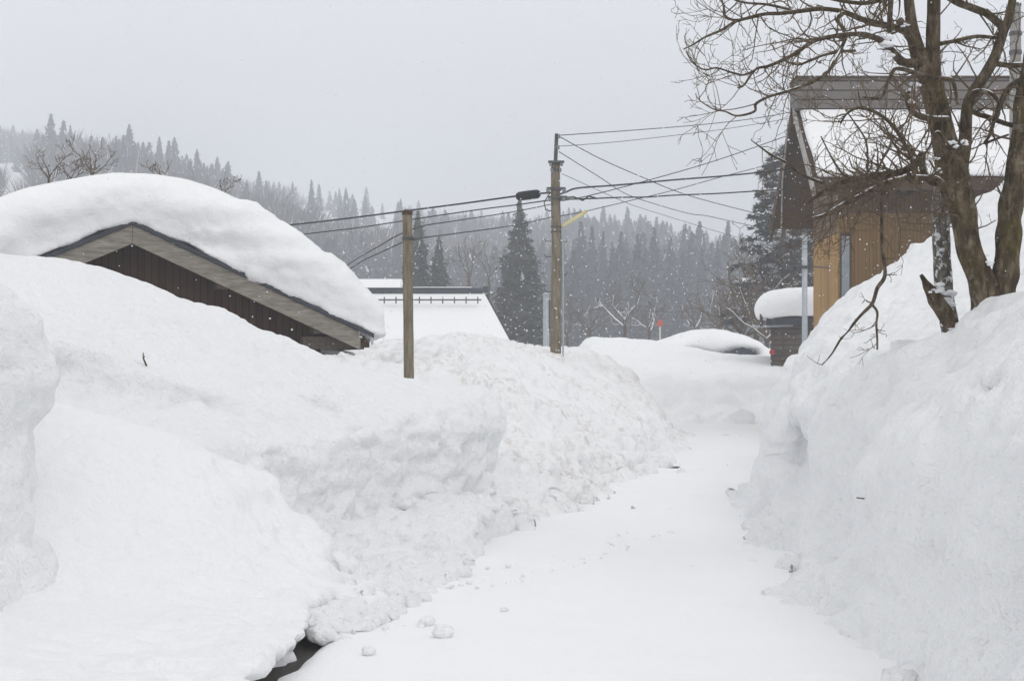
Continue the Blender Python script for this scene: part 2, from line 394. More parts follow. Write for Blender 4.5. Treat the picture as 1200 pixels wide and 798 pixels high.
def lb_extra(Fv, X, Y, Z, d2):
    for (px, py, y, r, sx, sz_) in ((118, 438, 13.1, .40, .5, 1.3), (150, 450, 13.1, .32, .6, 1.3), (92, 424, 13.15, .32, .8, 1.0), (265, 478, 13.5, .12, .6, 1), (225, 468, 13.6, .12, .6, 1), (335, 560, 12.9, .14, .9, .7), (300, 450, 14.2, .10, .7, 1.2), (380, 470, 14.7, .10, .7, 1.2)):
        c = P(px, py, y*LS); q = np.sqrt((((X-c.x)*sx)**2)[:, :, None]+((Y-c.y)*.7)[:, :, None]**2+((Z-c.z)*sz_)**2)-r
        Fv = smin(Fv, q.astype(np.float32), .10)
    return Fv
def lb_rough(co): return (1.0+.25*sst(-2.8, -1.3, co[:, 0])*sst(16.3, 15, co[:, 1]))*(1+.7*sst(.75, .4, co[:, 2]))
ob = snow_bank('snow_bank', lb_poly, lb_ctrl, M['snow_wall'], (-9, .9), (9.7, 18.4), (-.15, 2.95), res=.032, rel=.0022, k=.26, slope=.9, extra=lb_extra, grow_=-.03,
    ov=[(-.2, -.06), (.1, -.05), (.5, -.05), (.8, -.03), (.95, .03), (1.1, .08), (1.5, .10), (3, .10)], edge=.12,
    talus=[(.40, .30, 1.2, 21)], lumps=along(lb_edge, 90, (-.05, .3), None, .04, .14, .6)+along(lb_edge, 14, (-.05, .2), None, .10, .18, .6), rough_fn=lb_rough)
tag(ob, 'long snow bank cut to a sheer face, in front of the snow-domed shed', 'snow bank')

ap_poly = [(-.25, 14.6), (-.02, 14.1), (-.22, 12.9), (-.30, 12.3), (-.28, 11.2), (-.60, 9.8), (-.95, 8.6), (-1.2, 8.6), (-1.5, 10), (-2.0, 11.2), (-1.9, 12), (-1.0, 13.6)]
ap_ctrl = [(-.15, 14.3, .36), (-.3, 13.2, .36), (-.45, 12.75, .34), (-.8, 12.4, .30), (-1.2, 12.0, .26), (-1.6, 11.7, .28), (-.35, 12.2, .14), (-.7, 11.9, .15), (-1.1, 11.5, .17), (-1.5, 11.1, .2), (-.4, 11.3, .09), (-.75, 10.4, .09), (-.75, 9.6, .08), (-1.0, 8.7, .07), (-1.3, 9.0, .15), (-1.5, 10.2, .22), (-1.8, 11.1, .28), (-1.0, 12.9, .34), (-.5, 13.7, .44), (-1.6, 12.1, .34)]
ap_l = []
for q in range(520):
    t_ = random.random()*.97; yy = 8.6+5.6*random.random(); x0 = np.interp(yy, [8.6, 10, 11.2, 12, 13.6, 14.6], [-1.2, -1.5, -2, -1.9, -1.0, -.4]); x1 = np.interp(yy, [8.6, 9.8, 11.2, 12.3, 12.9, 14.1], [-.95, -.6, -.28, -.3, -.22, -.02])
    r = .02+.085*random.random()**3*(1-.4*t_); xx = x0+(x1-x0)*t_; zz = float(tps(ap_ctrl, np.array(xx), np.array(yy)))
    ap_l.append((xx, yy, zz-r*.2, r))
ob = snow_bank('snow_rubble_apron', ap_poly, ap_ctrl, M['snow_wall'], (-2.6, .6), (8.0, 15), (-.1, .95), res=.022, rel=.002, k=.16, edge=.10, slope=.6, lumps=ap_l, layers=[('b', .05, 3.2, 202), ('b', .04, 7, 203), ('n', .02, 14, 204), ('n', .010, 28, 205)], top_smooth=1.0)
tag(ob, 'knobbly apron of fallen snow lumps spread from the cut bank onto the lane', 'snow rubble')
hp_edge = [(-1.38, 6.2), (-1.26, 7.8), (-1.18, 8.7), (-1.25, 9.5), (-1.55, 10.4), (-1.95, 11.2)]
def hp_rough(co): return .55+.9*sst(-3.0, -1.7, co[:, 0])+.7*np.clip(noise(co[:, 0]*1.1, co[:, 1]*1.1, 0, 48)-.1, 0, 1)
hp_poly = [(-7, 5.4), (-1.6, 5.4)]+hp_edge+[(-2.5, 11.8), (-7, 12.3)]
hp_ctrl = cp((-60, 496, 9.9), (60, 500, 9.9), (130, 507, 9.9), (230, 528, 10.1), (295, 560, 10.4), (312, 610, 10.2), (200, 585, 9.4), (100, 590, 9.1), (60, 480, 11), (200, 510, 11),
    (290, 650, 9.4), (350, 682, 9.3), (200, 665, 9), (100, 690, 8.4), (0, 690, 8.2), (300, 720, 8.5), (330, 718, 8.3), (220, 745, 7.7), (100, 770, 7.3), (0, 770, 7.1), (250, 768, 7.2), (280, 748, 7.6), (-80, 640, 8.5), (0, 830, 6.2), (200, 850, 6.2))
ob = snow_bank('snow_heap', hp_poly, hp_ctrl, M['snow'], (-6, -.5), (5.6, 12.6), (-.15, 1.6), res=.026, rel=.0024, k=.20, grow_=.16,
    ov=[(-.2, -.30), (.06, -.28), (.14, -.10), (.20, .0), (2, .03)], edge=.12, slope=.8, lumps=along(hp_edge[3:], 60, (-.1, .5), None, .05, .2, .5),
    layers=[('n', .08, 1.1, 41), ('b', .06, 2.2, 42), ('b', .035, 5, 43), ('n', .016, 11, 44), ('n', .008, 24, 45)], top_smooth=.7, rough_fn=hp_rough)
tag(ob, 'low heap of soft snow sloping down to the lane with a dark undercut edge', 'snow heap')

bm_poly = [(-5.5, 7.3), (-3.25, 7.45), (-2.88, 7.75), (-2.78, 8.3), (-2.95, 8.9), (-3.5, 9.9), (-4.0, 11.4), (-5.5, 11.6)]
bm_ctrl = cp((-20, 330, 8.3), (30, 342, 8.2), (55, 365, 8.2), (0, 340, 7.8), (60, 390, 7.9), (10, 370, 7.5), (-100, 325, 8.2), (-60, 350, 7.5), (20, 345, 9), (50, 380, 8.8), (0, 345, 10), (-60, 330, 11), (20, 365, 10.6))
ob = snow_bank('snow_pillar', bm_poly, bm_ctrl, M['snow_wall'], (-5.2, -2.2), (6.9, 11.9), (.0, 2.6), res=.026, rel=.0026, k=.38, talus=[(.35, .75, 1.6, 59)],
    ov=[(0, -.16), (.5, -.15), (.8, -.12), (1.3, -.10), (1.45, .0), (1.65, .06), (1.85, .0), (2.5, .02)], edge=.10,
    layers=[('n', .09, 1.5, 51), ('b', .09, 2.6, 52), ('b', .06, 5, 53), ('n', .028, 10, 54), ('n', .012, 22, 55)], top_smooth=.7)
tag(ob, 'upright lump of old snow at the left edge, bulging above the low snow heap', 'snow bank')

pl_edge = [(-.02, 15.3), (.16, 15.8), (.40, 16.5), (.66, 17.7), (1.10, 20.2), (2.2, 24.6), (3.1, 29.5), (3.9, 34.5)]
pl_poly = [(-1.2, 18), (-.5, 15.6)]+pl_edge+[(3.0, 39), (-3, 41), (-9, 40), (-9, 24), (-3, 21)]
pl_ctrl = cp((600, 500, 19.2), (640, 535, 18.2), (660, 520, 19.6), (700, 515, 22.5), (740, 498, 26), (590, 455, 21.5), (530, 440, 22), (560, 425, 24), (500, 415, 25.5),
    (540, 399, 27), (590, 403, 28.5), (620, 425, 27), (650, 444, 26.5), (680, 462, 26.5), (650, 418, 32), (700, 440, 31), (725, 455, 31.5), (760, 485, 32), (640, 410, 37), (690, 418, 37), (770, 495, 34), (430, 431, 24), (400, 432, 27), (430, 416, 36), (300, 432, 28), (465, 424, 25), (600, 560, 16.8), (592, 590, 15.6), (625, 500, 20.5))
def pl_rough(co): return 1.0+.7*sst(28, 18, co[:, 1])
ob = snow_bank('ploughed_snow_pile', pl_poly, pl_ctrl, M['snow_plough'], (-8, 4.6), (14.4, 41), (-.15, 3.1), res=.048, rel=.0024, k=.35,
    ov=[(-.2, -.10), (.05, -.05), (.25, .0), (3, .04)], edge=.14, talus=[(.45, .22, 1.0, 61)], slope=.8,
    lumps=along(pl_edge, 120, (-.35, .08), None, .06, .22, .6)+along(pl_edge, 26, (-.35, -.05), None, .2, .36, .5),
    layers=[('n', .09, .9, 71), ('b', .12, 1.9, 72), ('b', .09, 4.2, 73), ('n', .04, 8.5, 74)], top_smooth=.9, rough_fn=pl_rough)
tag(ob, 'rough ploughed snow pile with dirty specks around the foot of the utility pole', 'snow bank')

rb_edge = [(3.22, 17.6), (3.06, 15.6), (2.75, 13), (2.5, 10.5), (2.45, 8), (2.4, 4.5)]
rb_poly = [(14.5, 4.5), (14.5, 34.2), (7.8, 33.6), (6.3, 30), (5.0, 24), (4.4, 20), (3.75, 18.6)]+rb_edge
rb_ctrl = cp((1200, 345, 10.5), (1186, 358, 10.5), (1153, 368, 10.7), (1114, 381, 10.9), (1060, 405, 11.5), (1000, 420, 13), (1200, 395, 8.6), (1120, 425, 10), (1050, 440, 11.3), (980, 450, 13.2),
    (930, 415, 15.8), (905, 428, 17), (957, 381, 18), (1000, 350, 19), (1042, 324, 20.5), (1094, 285, 23), (1143, 250, 26), (1180, 215, 28), (1240, 190, 29), (1320, 170, 30),
    (1140, 385, 11.8), (1190, 378, 11.8), (1090, 402, 12.5), (1000, 400, 16), (1080, 370, 15), (1140, 345, 15), (1190, 325, 15.5), (1120, 300, 20), (1180, 270, 20), (1280, 230, 20), (1300, 330, 11), (1400, 330, 9), (1080, 310, 27), (1000, 368, 26), (1130, 262, 31), (1200, 212, 33.5), (1280, 195, 33.5), (1040, 330, 32))
def rb_extra(Fv, X, Y, Z, d2):
    # a hollow at the far end of the cut face
    for (px, py, y, r) in ((938, 540, 13.3, .22), (938, 540, 14.0, .24), (940, 535, 14.7, .24), (930, 562, 13.6, .2), (930, 560, 14.3, .2), (945, 512, 14.2, .13), (945, 512, 14.9, .13), (940, 640, 11.4, .09), (1092, 402, 9.9, .10), (1120, 410, 9.6, .08), (1180, 470, 8.1, .08), (1060, 545, 9.3, .09)):
        c = P(px, py, y); q = np.sqrt(((X-c.x)[:, :, None]*1.0)**2+((Y-c.y)[:, :, None]*.55)**2+((Z-c.z)*.8)**2)-r
        Fv = smin(Fv, q.astype(np.float32), .15)
    return Fv
ob = snow_bank('snow_bank', rb_poly, rb_ctrl, M['snow_wall'], (1.3, 14), (5, 34.4), (-.15, 6.9), res=.046, rel=.0024, k=.75, slope=.8, extra=rb_extra,
    ov=[(-.2, -.02), (.5, .02), (1.0, .08), (1.5, .06), (2.2, .0), (7, 0)], edge=.10, talus=[(.55, .60, 1.5, 81), (.28, .35, .8, 85)],
    lumps=along(rb_edge, 200, (-.05, .40), None, .02, .09, .6)+along(rb_edge, 40, (-.05, .35), None, .06, .15, .6),
    layers=[('n', .06, 1.0, 91), ('b', .10, 1.7, 92), ('n', .08, (4.5, .6), 93), ('n', .045, (10, 1.2), 96), ('n', .055, (.7, 4.5), 98), ('b', .065, 4.0, 94), ('n', .018, 9, 95), ('n', .008, 20, 97)], top_smooth=.5, rough_fn=low_rough(.9, 1.1, .3, 1.0))
tag(ob, 'tall scraped snow bank below the big bare tree, rising towards the ochre house', 'snow bank')

fb_poly = [(2.2, 46), (2.6, 44), (4.2, 42.6), (6.0, 42.2), (7.2, 43), (9.5, 43.2), (9.5, 53), (2.4, 53)]
fb_ctrl = cp((690, 408, 46), (720, 402, 47), (770, 401, 48), (810, 412, 47), (850, 419, 47), (900, 419, 47), (760, 425, 44.5), (830, 432, 44.5), (880, 430, 44.5), (700, 418, 45), (740, 401, 52), (860, 419, 52), (930, 418, 50), (800, 417, 52))
ob = snow_bank('snow_bank', fb_poly, fb_ctrl, M['snow'], (1.2, 9.3), (41, 53.5), (-.15, 3.1), res=.09, rel=.002, k=1.1, slope=.75,
    ov=[(-.2, .0), (1, -.15), (1.5, .0), (2, .12), (3, .1)], edge=.2, talus=[(.9, .5, 1.2, 101)], layers=[('n', .08, .6, 101), ('b', .06, 1.6, 102), ('n', .03, 4, 103)],
    lumps=[(6.2, 41.7, .12, .35), (6.7, 41.6, .15, .4), (5.4, 41.9, .1, .3)])
tag(ob, 'smooth round-topped snow bank closing the far end of the lane', 'snow bank')

# ---- lane, asphalt below it and the fields and hills beyond
g = MB(); g.add([(-9, -6, 0), (14, -6, 0), (14, 60, 0), (-9, 60, 0)], [(0, 1, 2, 3)])
tag(g.build('road', M['asphalt']), kind='structure')
xs = np.arange(-4.2, 9.2, .05); ys = gspace(3.5, 47, .005, .03)
X, Y = np.meshgrid(xs, ys, indexing='ij')
Zl = .055+.018*fbm(X*.6, Y*.35, 0*X, 3, 3)+.006*noise(X*5, Y*5, 0*X, 8)
Zl += -.012*np.exp(-((X-.55-.05*Y)/.22)**2)-.010*np.exp(-((X-1.75-.06*Y)/.25)**2)+.02*fbm(X*1.7, Y*1.2, 0*X, 2, 6)*.5
dh = poly_sdf(hp_poly, X, Y); dl = poly_sdf(lb_poly, X, Y); dp = poly_sdf(pl_poly, X, Y)
gap = np.exp(-((dh-.15)/.17)**2)*sst(9.1, 8.7, Y)*sst(-.85, -1.15, X)*(.8+.5*noise(X*4, Y*4, 0*X, 19))
gap = np.maximum(gap, np.exp(-((dp+.05)/.16)**2)*sst(17.5, 19, Y)*sst(26, 24, Y)*(.35+.5*noise(X*2, Y*2, 0*X, 9)))
Zl -= .16*gap
for (px, py, w, l) in ((780, 547, .35, .35), (800, 550, .3, .3), (775, 556, .28, .3), (690, 593, .16, .12)):
    c = P(px, py, EYE*F/(py-HZ)); Zl -= .075*np.exp(-((X-c.x)/w)**2-((Y-c.y)/l)**2)*(.6+.8*np.abs(noise(X*6, Y*3, 0*X, 14)))
V = np.stack([X, Y, Zl], 2).reshape(-1, 3); nx, ny = X.shape
I = np.arange(nx*ny).reshape(nx, ny); Q = np.stack([I[:-1, :-1], I[1:, :-1], I[1:, 1:], I[:-1, 1:]], 2).reshape(-1, 4)
tag(mk('snow_covered_lane', V, Q, M['snow_lane'], None, None, True), kind='structure')

cx = [-900, -300, 0, 50, 100, 150, 200, 250, 300, 330, 400, 450, 500, 560, 640, 700, 760, 800, 860, 1000, 1300, 2000]
cy = [130, 135, 140, 150, 160, 168, 190, 198, 200, 205, 215, 228, 240, 248, 254, 256, 262, 275, 288, 300, 290, 280]
def terrain(x, y):
    x = np.asarray(x, float); y = np.asarray(y, float)
    px = 600+F*x/np.maximum(y, 60)
    base = -.35+2.35*sst(40, 58, y)+2.2*sst(70, 170, y)+1.9*sst(9, 22, np.abs(x+(-1)))*sst(46, 8, y)*(y > -100)
    crest = EYE+(HZ-np.interp(px, cx, cy)-30)*520/F
    t = np.clip((y-175)/345, 0, 1); ease = t**.95
    hill = base+ease*(crest-base)
    hill = hill+np.exp(-((y-300)/60)**2)*np.interp(px, [-400, 0, 90, 170, 240, 330, 420], [6, 6, 10, 11, 8, 5, 0])*sst(180, 260, y)
    back = sst(540, 760, y); hill = hill*(1-back*.5)
    return hill+sst(60, 200, y)*1.5*fbm(x*.02, y*.02, 0*x, 3, 15)
xs = np.concatenate([-gspace(60, 900, .04, 1)[::-1], np.arange(-59, 60, 1.5), gspace(60, 900, .04, 1)]); ys = np.concatenate([np.arange(-60, 60, 1.5), gspace(60, 900, .018, 1)])
X, Y = np.meshgrid(xs, ys, indexing='ij'); Zt = terrain(X, Y)
V = np.stack([X, Y, Zt], 2).reshape(-1, 3); nx, ny = X.shape
I = np.arange(nx*ny).reshape(nx, ny); Q = np.stack([I[:-1, :-1], I[1:, :-1], I[1:, 1:], I[:-1, 1:]], 2).reshape(-1, 4)
tag(mk('snow_field', V, Q, M['snow'], None, None, True), kind='structure')

# ---- loose clods on the lane
def clod_mesh(seed, name, parent=None, r=1.0):
    b = MB(); b.lathe((0, 0, 0), [(.35, -.42), (.75, -.3), (.98, 0), (.86, .35), (.55, .62), (.2, .75)], 12)
    v = np.array(b.v); n_ = v/np.linalg.norm(v, axis=1)[:, None]
    v = v*(1+.28*noise(v[:, 0]*1.3+seed*7, v[:, 1]*1.3, v[:, 2]*1.3, seed)+.12*noise(v[:, 0]*3+seed, v[:, 1]*3, v[:, 2]*3, seed))[:, None]
    return v*r, b.f
clods = [(520, 745, .075, 'round snowball-like clod with a dark underside lying on the lane'), (432, 766, .045, 'small clod lying by the dark undercut of the snow heap'), (500, 731, .06, 'lumpy clod just behind the round snowball-like clod'),
    (590, 716, .03, 'tiny clod farthest out on the lane beyond the rubble')]
for i, (px, py, r, lb) in enumerate(clods):
    v, f = clod_mesh(i+3, 'c', r=r); c = P(px, py, (EYE-.06)*F/(py-HZ))
    o = mk('snow_clod', v, f, M['snow'], None, None, True); o.location = (c.x, c.y, .06+r*.28); tag(o, lb, 'snow clod', 'clods lying on the lane')
vv, ff = [], []; nb = 0
base = [clod_mesh(i+40, 'c') for i in range(6)]
def rubble(edge, n, off, r0, r1):
    global nb
    for (x, y, z, r) in along(edge, n, off, None, r0, r1, .2):
        v, f = random.choice(base); a = random.random()*6.28; R = np.array([[math.cos(a), -math.sin(a), 0], [math.sin(a), math.cos(a), 0], [0, 0, 1]])
        vv.append(v@R.T*r+np.array([x, y, .055+r*.05])); ff.extend([tuple(i+nb for i in q) for q in f]); nb += len(v)
rubble(lb_edge[1:], 60, (1.2, 1.9), .006, .025); rubble(hp_edge[2:], 40, (.15, .7), .006, .03); rubble(pl_edge, 20, (.0, .25), .010, .022); rubble(rb_edge, 16, (.4, .6), .005, .014)
tag(mk('snow_rubble', np.concatenate(vv), ff, M['snow'], None, None, True), kind='stuff')

# ------------------------------------------------------------------ shed on the left under a dome of snow
TH = math.radians(19.3); pk = P(155, 258, 22)
sh = empty('wooden_shed', (pk.x, pk.y, 0), TH, 'low brown shed with grey bargeboards under a huge dome of snow', 'shed')
Zr = pk.z; sl = .452; hw = 3.72; L = 7.0
def slab(mb, s0, s1, t0, t1, up0, up1):
    """a strip of roof on one slope: s across from the ridge, t back, up = height above the roof line"""
    z = lambda s: Zr-abs(s)*sl
    mb.hexa([(s0, t0, z(s0)+up0), (s1, t0, z(s1)+up0), (s1, t1, z(s1)+up0), (s0, t1, z(s0)+up0), (s0, t0, z(s0)+up1), (s1, t0, z(s1)+up1), (s1, t1, z(s1)+up1), (s0, t1, z(s0)+up1)])
rf = MB(); slab(rf, .001, hw+.10, -.05, L, -.07, 0); slab(rf, -hw-.10, -.001, -.05, L, -.07, 0)
roof = rf.build('roof', M['roof_edge'], sh)
bb = MB(); slab(bb, .003, hw-.12, -.02, .05, -.365, -.074); bb.build('bargeboard', M['grey_board'], sh)
bb = MB(); slab(bb, -hw+.12, -.003, -.02, .05, -.365, -.074); bb.build('bargeboard', M['grey_board'], sh)
w = MB(); w.prism([(-3.15, -.1), (3.05, -.1), (3.05, Zr-3.05*sl-.1), (0, Zr-.1), (-3.15, Zr-3.15*sl-.1)], .5, L-.4); w.build('wall', M['brown_board'], sh)
sf = MB(); slab(sf, .0, hw-.1, .055, .495, -.13, -.075); slab(sf, -hw+.1, 0, .055, .495, -.13, -.075); sf.build('soffit', M['old_wood'], sh)
for s in (2.95, 1.4, -1.4, -2.75):
    pu = MB(); pu.box(s-.10, s+.10, .06, .5, Zr-abs(s)*sl-.40, Zr-abs(s)*sl-.14); pu.build('purlin', M['old_wood'], sh)
pu = MB(); pu.box(2.7, hw-.2, .2, .42, Zr-3.0*sl-.62, Zr-3.0*sl-.42); pu.build('eave_beam', M['old_wood'], sh)
e = MB()
for k_ in range(5): e.box(hw-.10, hw+.06, .1+k_*1.3, .2+k_*1.3, Zr-hw*sl-.27, Zr-hw*sl-.08)
e.box(hw-.12, hw-.04, .06, L-.1, Zr-hw*sl-.30, Zr-hw*sl-.075); e.build('eave_fascia', M['dark_wood'], sh)
p_ = MB(); z0 = Zr-hw*sl-.42; p_.hexa([(2.95, .9, z0), (3.75, .9, z0-.12), (3.75, 4, z0-.12), (2.95, 4, z0), (2.95, .9, z0+.06), (3.75, .9, z0-.06), (3.75, 4, z0-.06), (2.95, 4, z0+.06)])
aw = p_.build('awning', M['roof_edge'], sh)
xs = np.arange(2.9, 3.95, .04); ys = np.arange(.75, 4.2, .05); zs = np.arange(z0-.2, z0+.4, .03); X, Y, Z = np.meshgrid(xs, ys, zs, indexing='ij')
Fv = smin(smin(np.minimum(X-2.97, 3.78-X), np.minimum(Y-.88, 4.02-Y), .1), smin(z0+.20-(X-2.95)*.15-Z, Z-(z0+.062-(X-2.95)*.15), .05), .12)
snow_body('awning_snow', Fv, xs, ys, zs, M['snow_roof'], [('n', .02, 3, 5)], aw)
ic = MB()
for k_ in range(9):
    s = hw+.085; t = -.03+k_*.05+random.uniform(-.01, .01); ln = random.uniform(.05, .17)
    z1 = Zr-s*sl-.06; ic.tube([(s, t, z1), (s, t, z1-ln*.5), (s, t, z1-ln)], [.014, .009, .002], 6)
for k_ in range(10):
    s = hw-.14+k_*.022; ln = random.uniform(.03, .12); z1 = Zr-s*sl-.07; ic.tube([(s, -.045, z1), (s, -.045, z1-ln)], [.010, .002], 6)
tag(ic.build('icicles', M['ice'], sh, True))
# dome of snow: arched across, full length, bulging over the eaves
xs = np.arange(-4.7, 4.75, .05); ys = np.arange(-.45, L+.6, .06); zs = np.arange(Zr-hw*sl-.45, Zr+.95, .05); X, Y = np.meshgrid(xs, ys, indexing='ij'); Z = zs[None, None]
arch = Zr+.71-.116*X**2+.05*fbm(X*.6, Y*.6, 0*X, 2, 7)+.05*np.sin(Y*.9)
under = np.maximum(Zr-np.abs(X)*sl+.004, Zr-(hw+.10)*sl-.05)
ex = smin((4.26-np.abs(X))[:, :, None]+0*Z+.12*np.sin((Z-Zr+1)*2.0), smin(Y+.05, L+.15-Y, .4)[:, :, None]+.10*sst(.1, .6, Z-under[:, :, None]), .4)
Fv = smin(smin((arch[:, :, None]-Z)*.85, ex, .5), (Z-under[:, :, None])*1.0, .06)
snow_body('roof_snow', Fv.astype(np.float32), xs, ys, zs, M['snow_roof'], [('n', .06, .9, 111), ('n', .045, 2.2, 112), ('b', .035, 3.2, 113), ('n', .03, (.6, 5), 115), ('n', .014, 10, 114)], roof, .3)

# ------------------------------------------------------------------ farmhouse far off with a ridge of dark tiles
fy = 62.0; rz_ = PZ(344, fy); xr = PX(566, fy); ez = PZ(404, 59.2); xe = PX(601, 59.2)
fh = empty('farmhouse', (PX(500, fy), fy, 0), 0, 'distant farmhouse with a steep white roof and dark ridge, behind the short post', 'house')
fx = PX(500, fy)
r = MB(); xl = -9-fx; xl2 = -10-fx
r.hexa([(xl2, 59.2-fy, ez-.2), (xe-fx, 59.2-fy, ez-.2), (xr-fx+.2, 0, rz_-.3), (xl, 0, rz_-.3), (xl2, 59.2-fy, ez-.04), (xe-fx, 59.2-fy, ez-.04), (xr-fx+.2, 0, rz_-.04), (xl, 0, rz_-.04)])
r.hexa([(xl, 0.01, rz_-.3), (xr-fx+.2, 0.01, rz_-.3), (xe-fx, 3.2, ez-.2), (xl2, 3.2, ez-.2), (xl, 0.01, rz_-.04), (xr-fx+.2, 0.01, rz_-.04), (xe-fx, 3.2, ez-.04), (xl2, 3.2, ez-.04)])
fr = r.build('roof', M['dark_wood'], fh)
r = MB()
ins = .05
r.hexa([(xl2, 59.2-fy+ins, ez-.03), (xe-fx-ins, 59.2-fy+ins, ez-.03), (xr-fx+.1, -.15, rz_-.1), (xl, -.15, rz_-.1), (xl2, 59.2-fy+ins+.06, ez+.16), (xe-fx-.12, 59.2-fy+ins+.06, ez+.16), (xr-fx+.05, -.15, rz_+.02), (xl, -.15, rz_+.02)])
r.build('roof_snow', M['snow_roof'], fr)
r = MB(); r.prism_x([(-.22, -.02), (.22, -.02), (.2, .16), (.08, .24), (-.08, .24), (-.2, .16)], xl, xr-fx)
r.v = [(x, y, z+rz_) for x, y, z in r.v]
rd = r.build('ridge', M['roof_edge'], fh)
r = MB(); r.prism_x([(-.21, .245), (.2, .245), (.15, .27), (0, .285), (-.15, .27)], xl, xr-fx-.5); r.v = [(x, y, z+rz_) for x, y, z in r.v]; r.build('ridge_snow', M['snow_roof'], rd)
r = MB(); r.box(xr-fx+.01, xr-fx+.22, -.16, .16, rz_+.02, rz_+.30); r.build('ridge_end_tile', M['roof_edge'], rd)
r = MB(); gz = PZ(351.5, 61.0); r.box(xl, xr-fx-.05, -1.05, -1.0, gz-.03, gz+.03)
r.build('snow_guard', M['dark_metal'], fh)
for k_ in range(16):
    s = xr-fx-.2-k_*.5; q = MB(); q.box(s-.025, s+.025, -1.16, -1.06, gz-.16, gz+.12)
    q.build('guard_post', M['dark_metal'], fh)
r = MB(); r.box(xl2+.6, xe-fx-.7, 59.2-fy+.7, 2.6, -.2, ez-.1); r.build('wall', M['brown_board'], fh)
# a further roof showing over the farmhouse ridge
fr2 = empty('snowy_outbuilding', (PX(440, 72), 72, 0), 0, 'far snow-topped roof just showing above the farmhouse ridge beside the post', 'shed')
z2 = PZ(327, 72)
r = MB(); r.prism_x([(-2.2, z2-1.2), (2.2, z2-1.2), (0, z2-.35)], -3, PX(472, 72)-PX(440, 72)); q = r.build('roof', M['dark_wood'], fr2)
r = MB(); r.prism_x([(-2.2, z2-1.19), (-2.1, z2-.8), (-.5, z2-.08), (0, z2), (.5, z2-.08), (2.1, z2-.8), (2.2, z2-1.19), (0, z2-.345)], -2.95, PX(471, 72)-PX(440, 72)); r.build('roof_snow', M['snow_roof'], q)
r = MB(); r.box(-2.8, PX(472, 72)-PX(440, 72)-.4, -1.8, 1.8, 1.5, z2-1.201); r.build('wall', M['brown_board'], fr2)

# ------------------------------------------------------------------ tall ochre house on the right
hX = PX(931, 36.5); Yr, Yf, Yb = 36.5, 34.2, 39.5; zR = PZ(125, 36.3); zF = PZ(211, 34.2); zB = PZ(262, 39.5); xR = 14.6; xEv = PX(1160, 34.2)
hs = empty('timber_house', (hX, Yr, 0), 0, 'tall ochre boarded house with a steep snowy roof behind the big bare tree', 'house')
def hp(y, z): return (y-Yr, z)
def lx(x): return x-hX
r = MB()
r.hexa([(0, Yf-Yr, zF-.16), (lx(xR), Yf-Yr, zF-.16), (lx(xR), 0, zR-.16), (0, 0, zR-.16), (0, Yf-Yr, zF), (lx(xR), Yf-Yr, zF), (lx(xR), 0, zR), (0, 0, zR)])
r.hexa([(0, .003, zR-.16), (lx(xR), .003, zR-.16), (lx(xR), Yb-Yr, zB-.16), (0, Yb-Yr, zB-.16), (0, .003, zR), (lx(xR), .003, zR), (lx(xR), Yb-Yr, zB), (0, Yb-Yr, zB)])
hr = r.build('roof', M['dark_wood'], hs)
# snow lying on the front slope
xs = np.arange(.04, lx(xR), .09); ys = np.arange(Yf-Yr-.12, .0, .06); zs = np.arange(zF-.1, zR+.4, .05); X, Y, Z = np.meshgrid(xs, ys, zs, indexing='ij')
ln = zF+(Y-(Yf-Yr))/(Yr-Yf)*(zR-zF)
Fv = smin(smin((ln+.26-Z)*.7, (Z-ln-.004)*.7, .04), smin(X-.07, np.minimum(Y-(Yf-Yr)-.0, -.18-Y), .08), .12)
snow_body('roof_snow', Fv.astype(np.float32), xs, ys, zs, M['snow_roof'], [('n', .03, 1.2, 121)], hr, .6)
r = MB(); z1 = PZ(92, 36.1); r.box(-.03, lx(xR), -.42, .42, zR-.12, z1); r.build('ridge_box', M['ridge_board'], hs)
r = MB(); r.box(-.05, lx(xR), -.47, .47, z1+.002, z1+.05); r.build('ridge_cap', M['dark_wood'], hs)
r = MB(); r.hexa([(-.07, Yf-Yr-.25, zF-.47), (-.003, Yf-Yr-.25, zF-.47), (-.003, -.1, zR-.24), (-.07, -.1, zR-.24), (-.07, Yf-Yr-.25, zF-.24), (-.003, Yf-Yr-.25, zF-.24), (-.003, -.1, zR-.02), (-.07, -.1, zR-.02)]); r.build('bargeboard', M['pale_board'], hs)
r = MB(); r.hexa([(-.07, .1, zR-.36), (-.003, .1, zR-.36), (-.003, Yb-Yr+.1, zB-.5), (-.07, Yb-Yr+.1, zB-.5), (-.07, .1, zR+.02), (-.003, .1, zR+.02), (-.003, Yb-Yr+.1, zB-.1), (-.07, Yb-Yr+.1, zB-.1)]); r.build('bargeboard', M['dark_wood'], hs)
X0 = 8.05; Y0 = 34.95; Y1 = 38.0; X1 = PX(1141, 34.95)
r = MB(); r.box(lx(X0), lx(X1), Y0-Yr, Y0-Yr+.12, .2, zF-.72); r.build('front_wall', M['ochre'], hs)
r = MB(); r.box(lx(X0), lx(X1), Y0-Yr+.004, Y0-Yr+.124, zF-.72, zF+.3); r.build('upper_front_wall', M['eave_shade_board'], hs)
r = MB(); r.box(lx(X0), lx(X0)+.12, Y0-Yr+.125, Y1-Yr, .2, 5.0); r.build('side_wall', M['ochre_side'], hs)
r = MB(); ztop = lambda y: (zF+(y-Yf)/(Yr-Yf)*(zR-zF) if y < Yr else zR+(y-Yr)/(Yb-Yr)*(zB-zR))-.17
r.prism_x([hp(Y0+.13, 5.003), hp(Y1, 5.003), hp(Y1, ztop(Y1)), hp(Yr, ztop(Yr)), hp(Y0+.13, ztop(Y0+.13))], lx(X0)+.002, lx(X0)+.12); r.build('gable_wall', M['gable_brown'], hs)
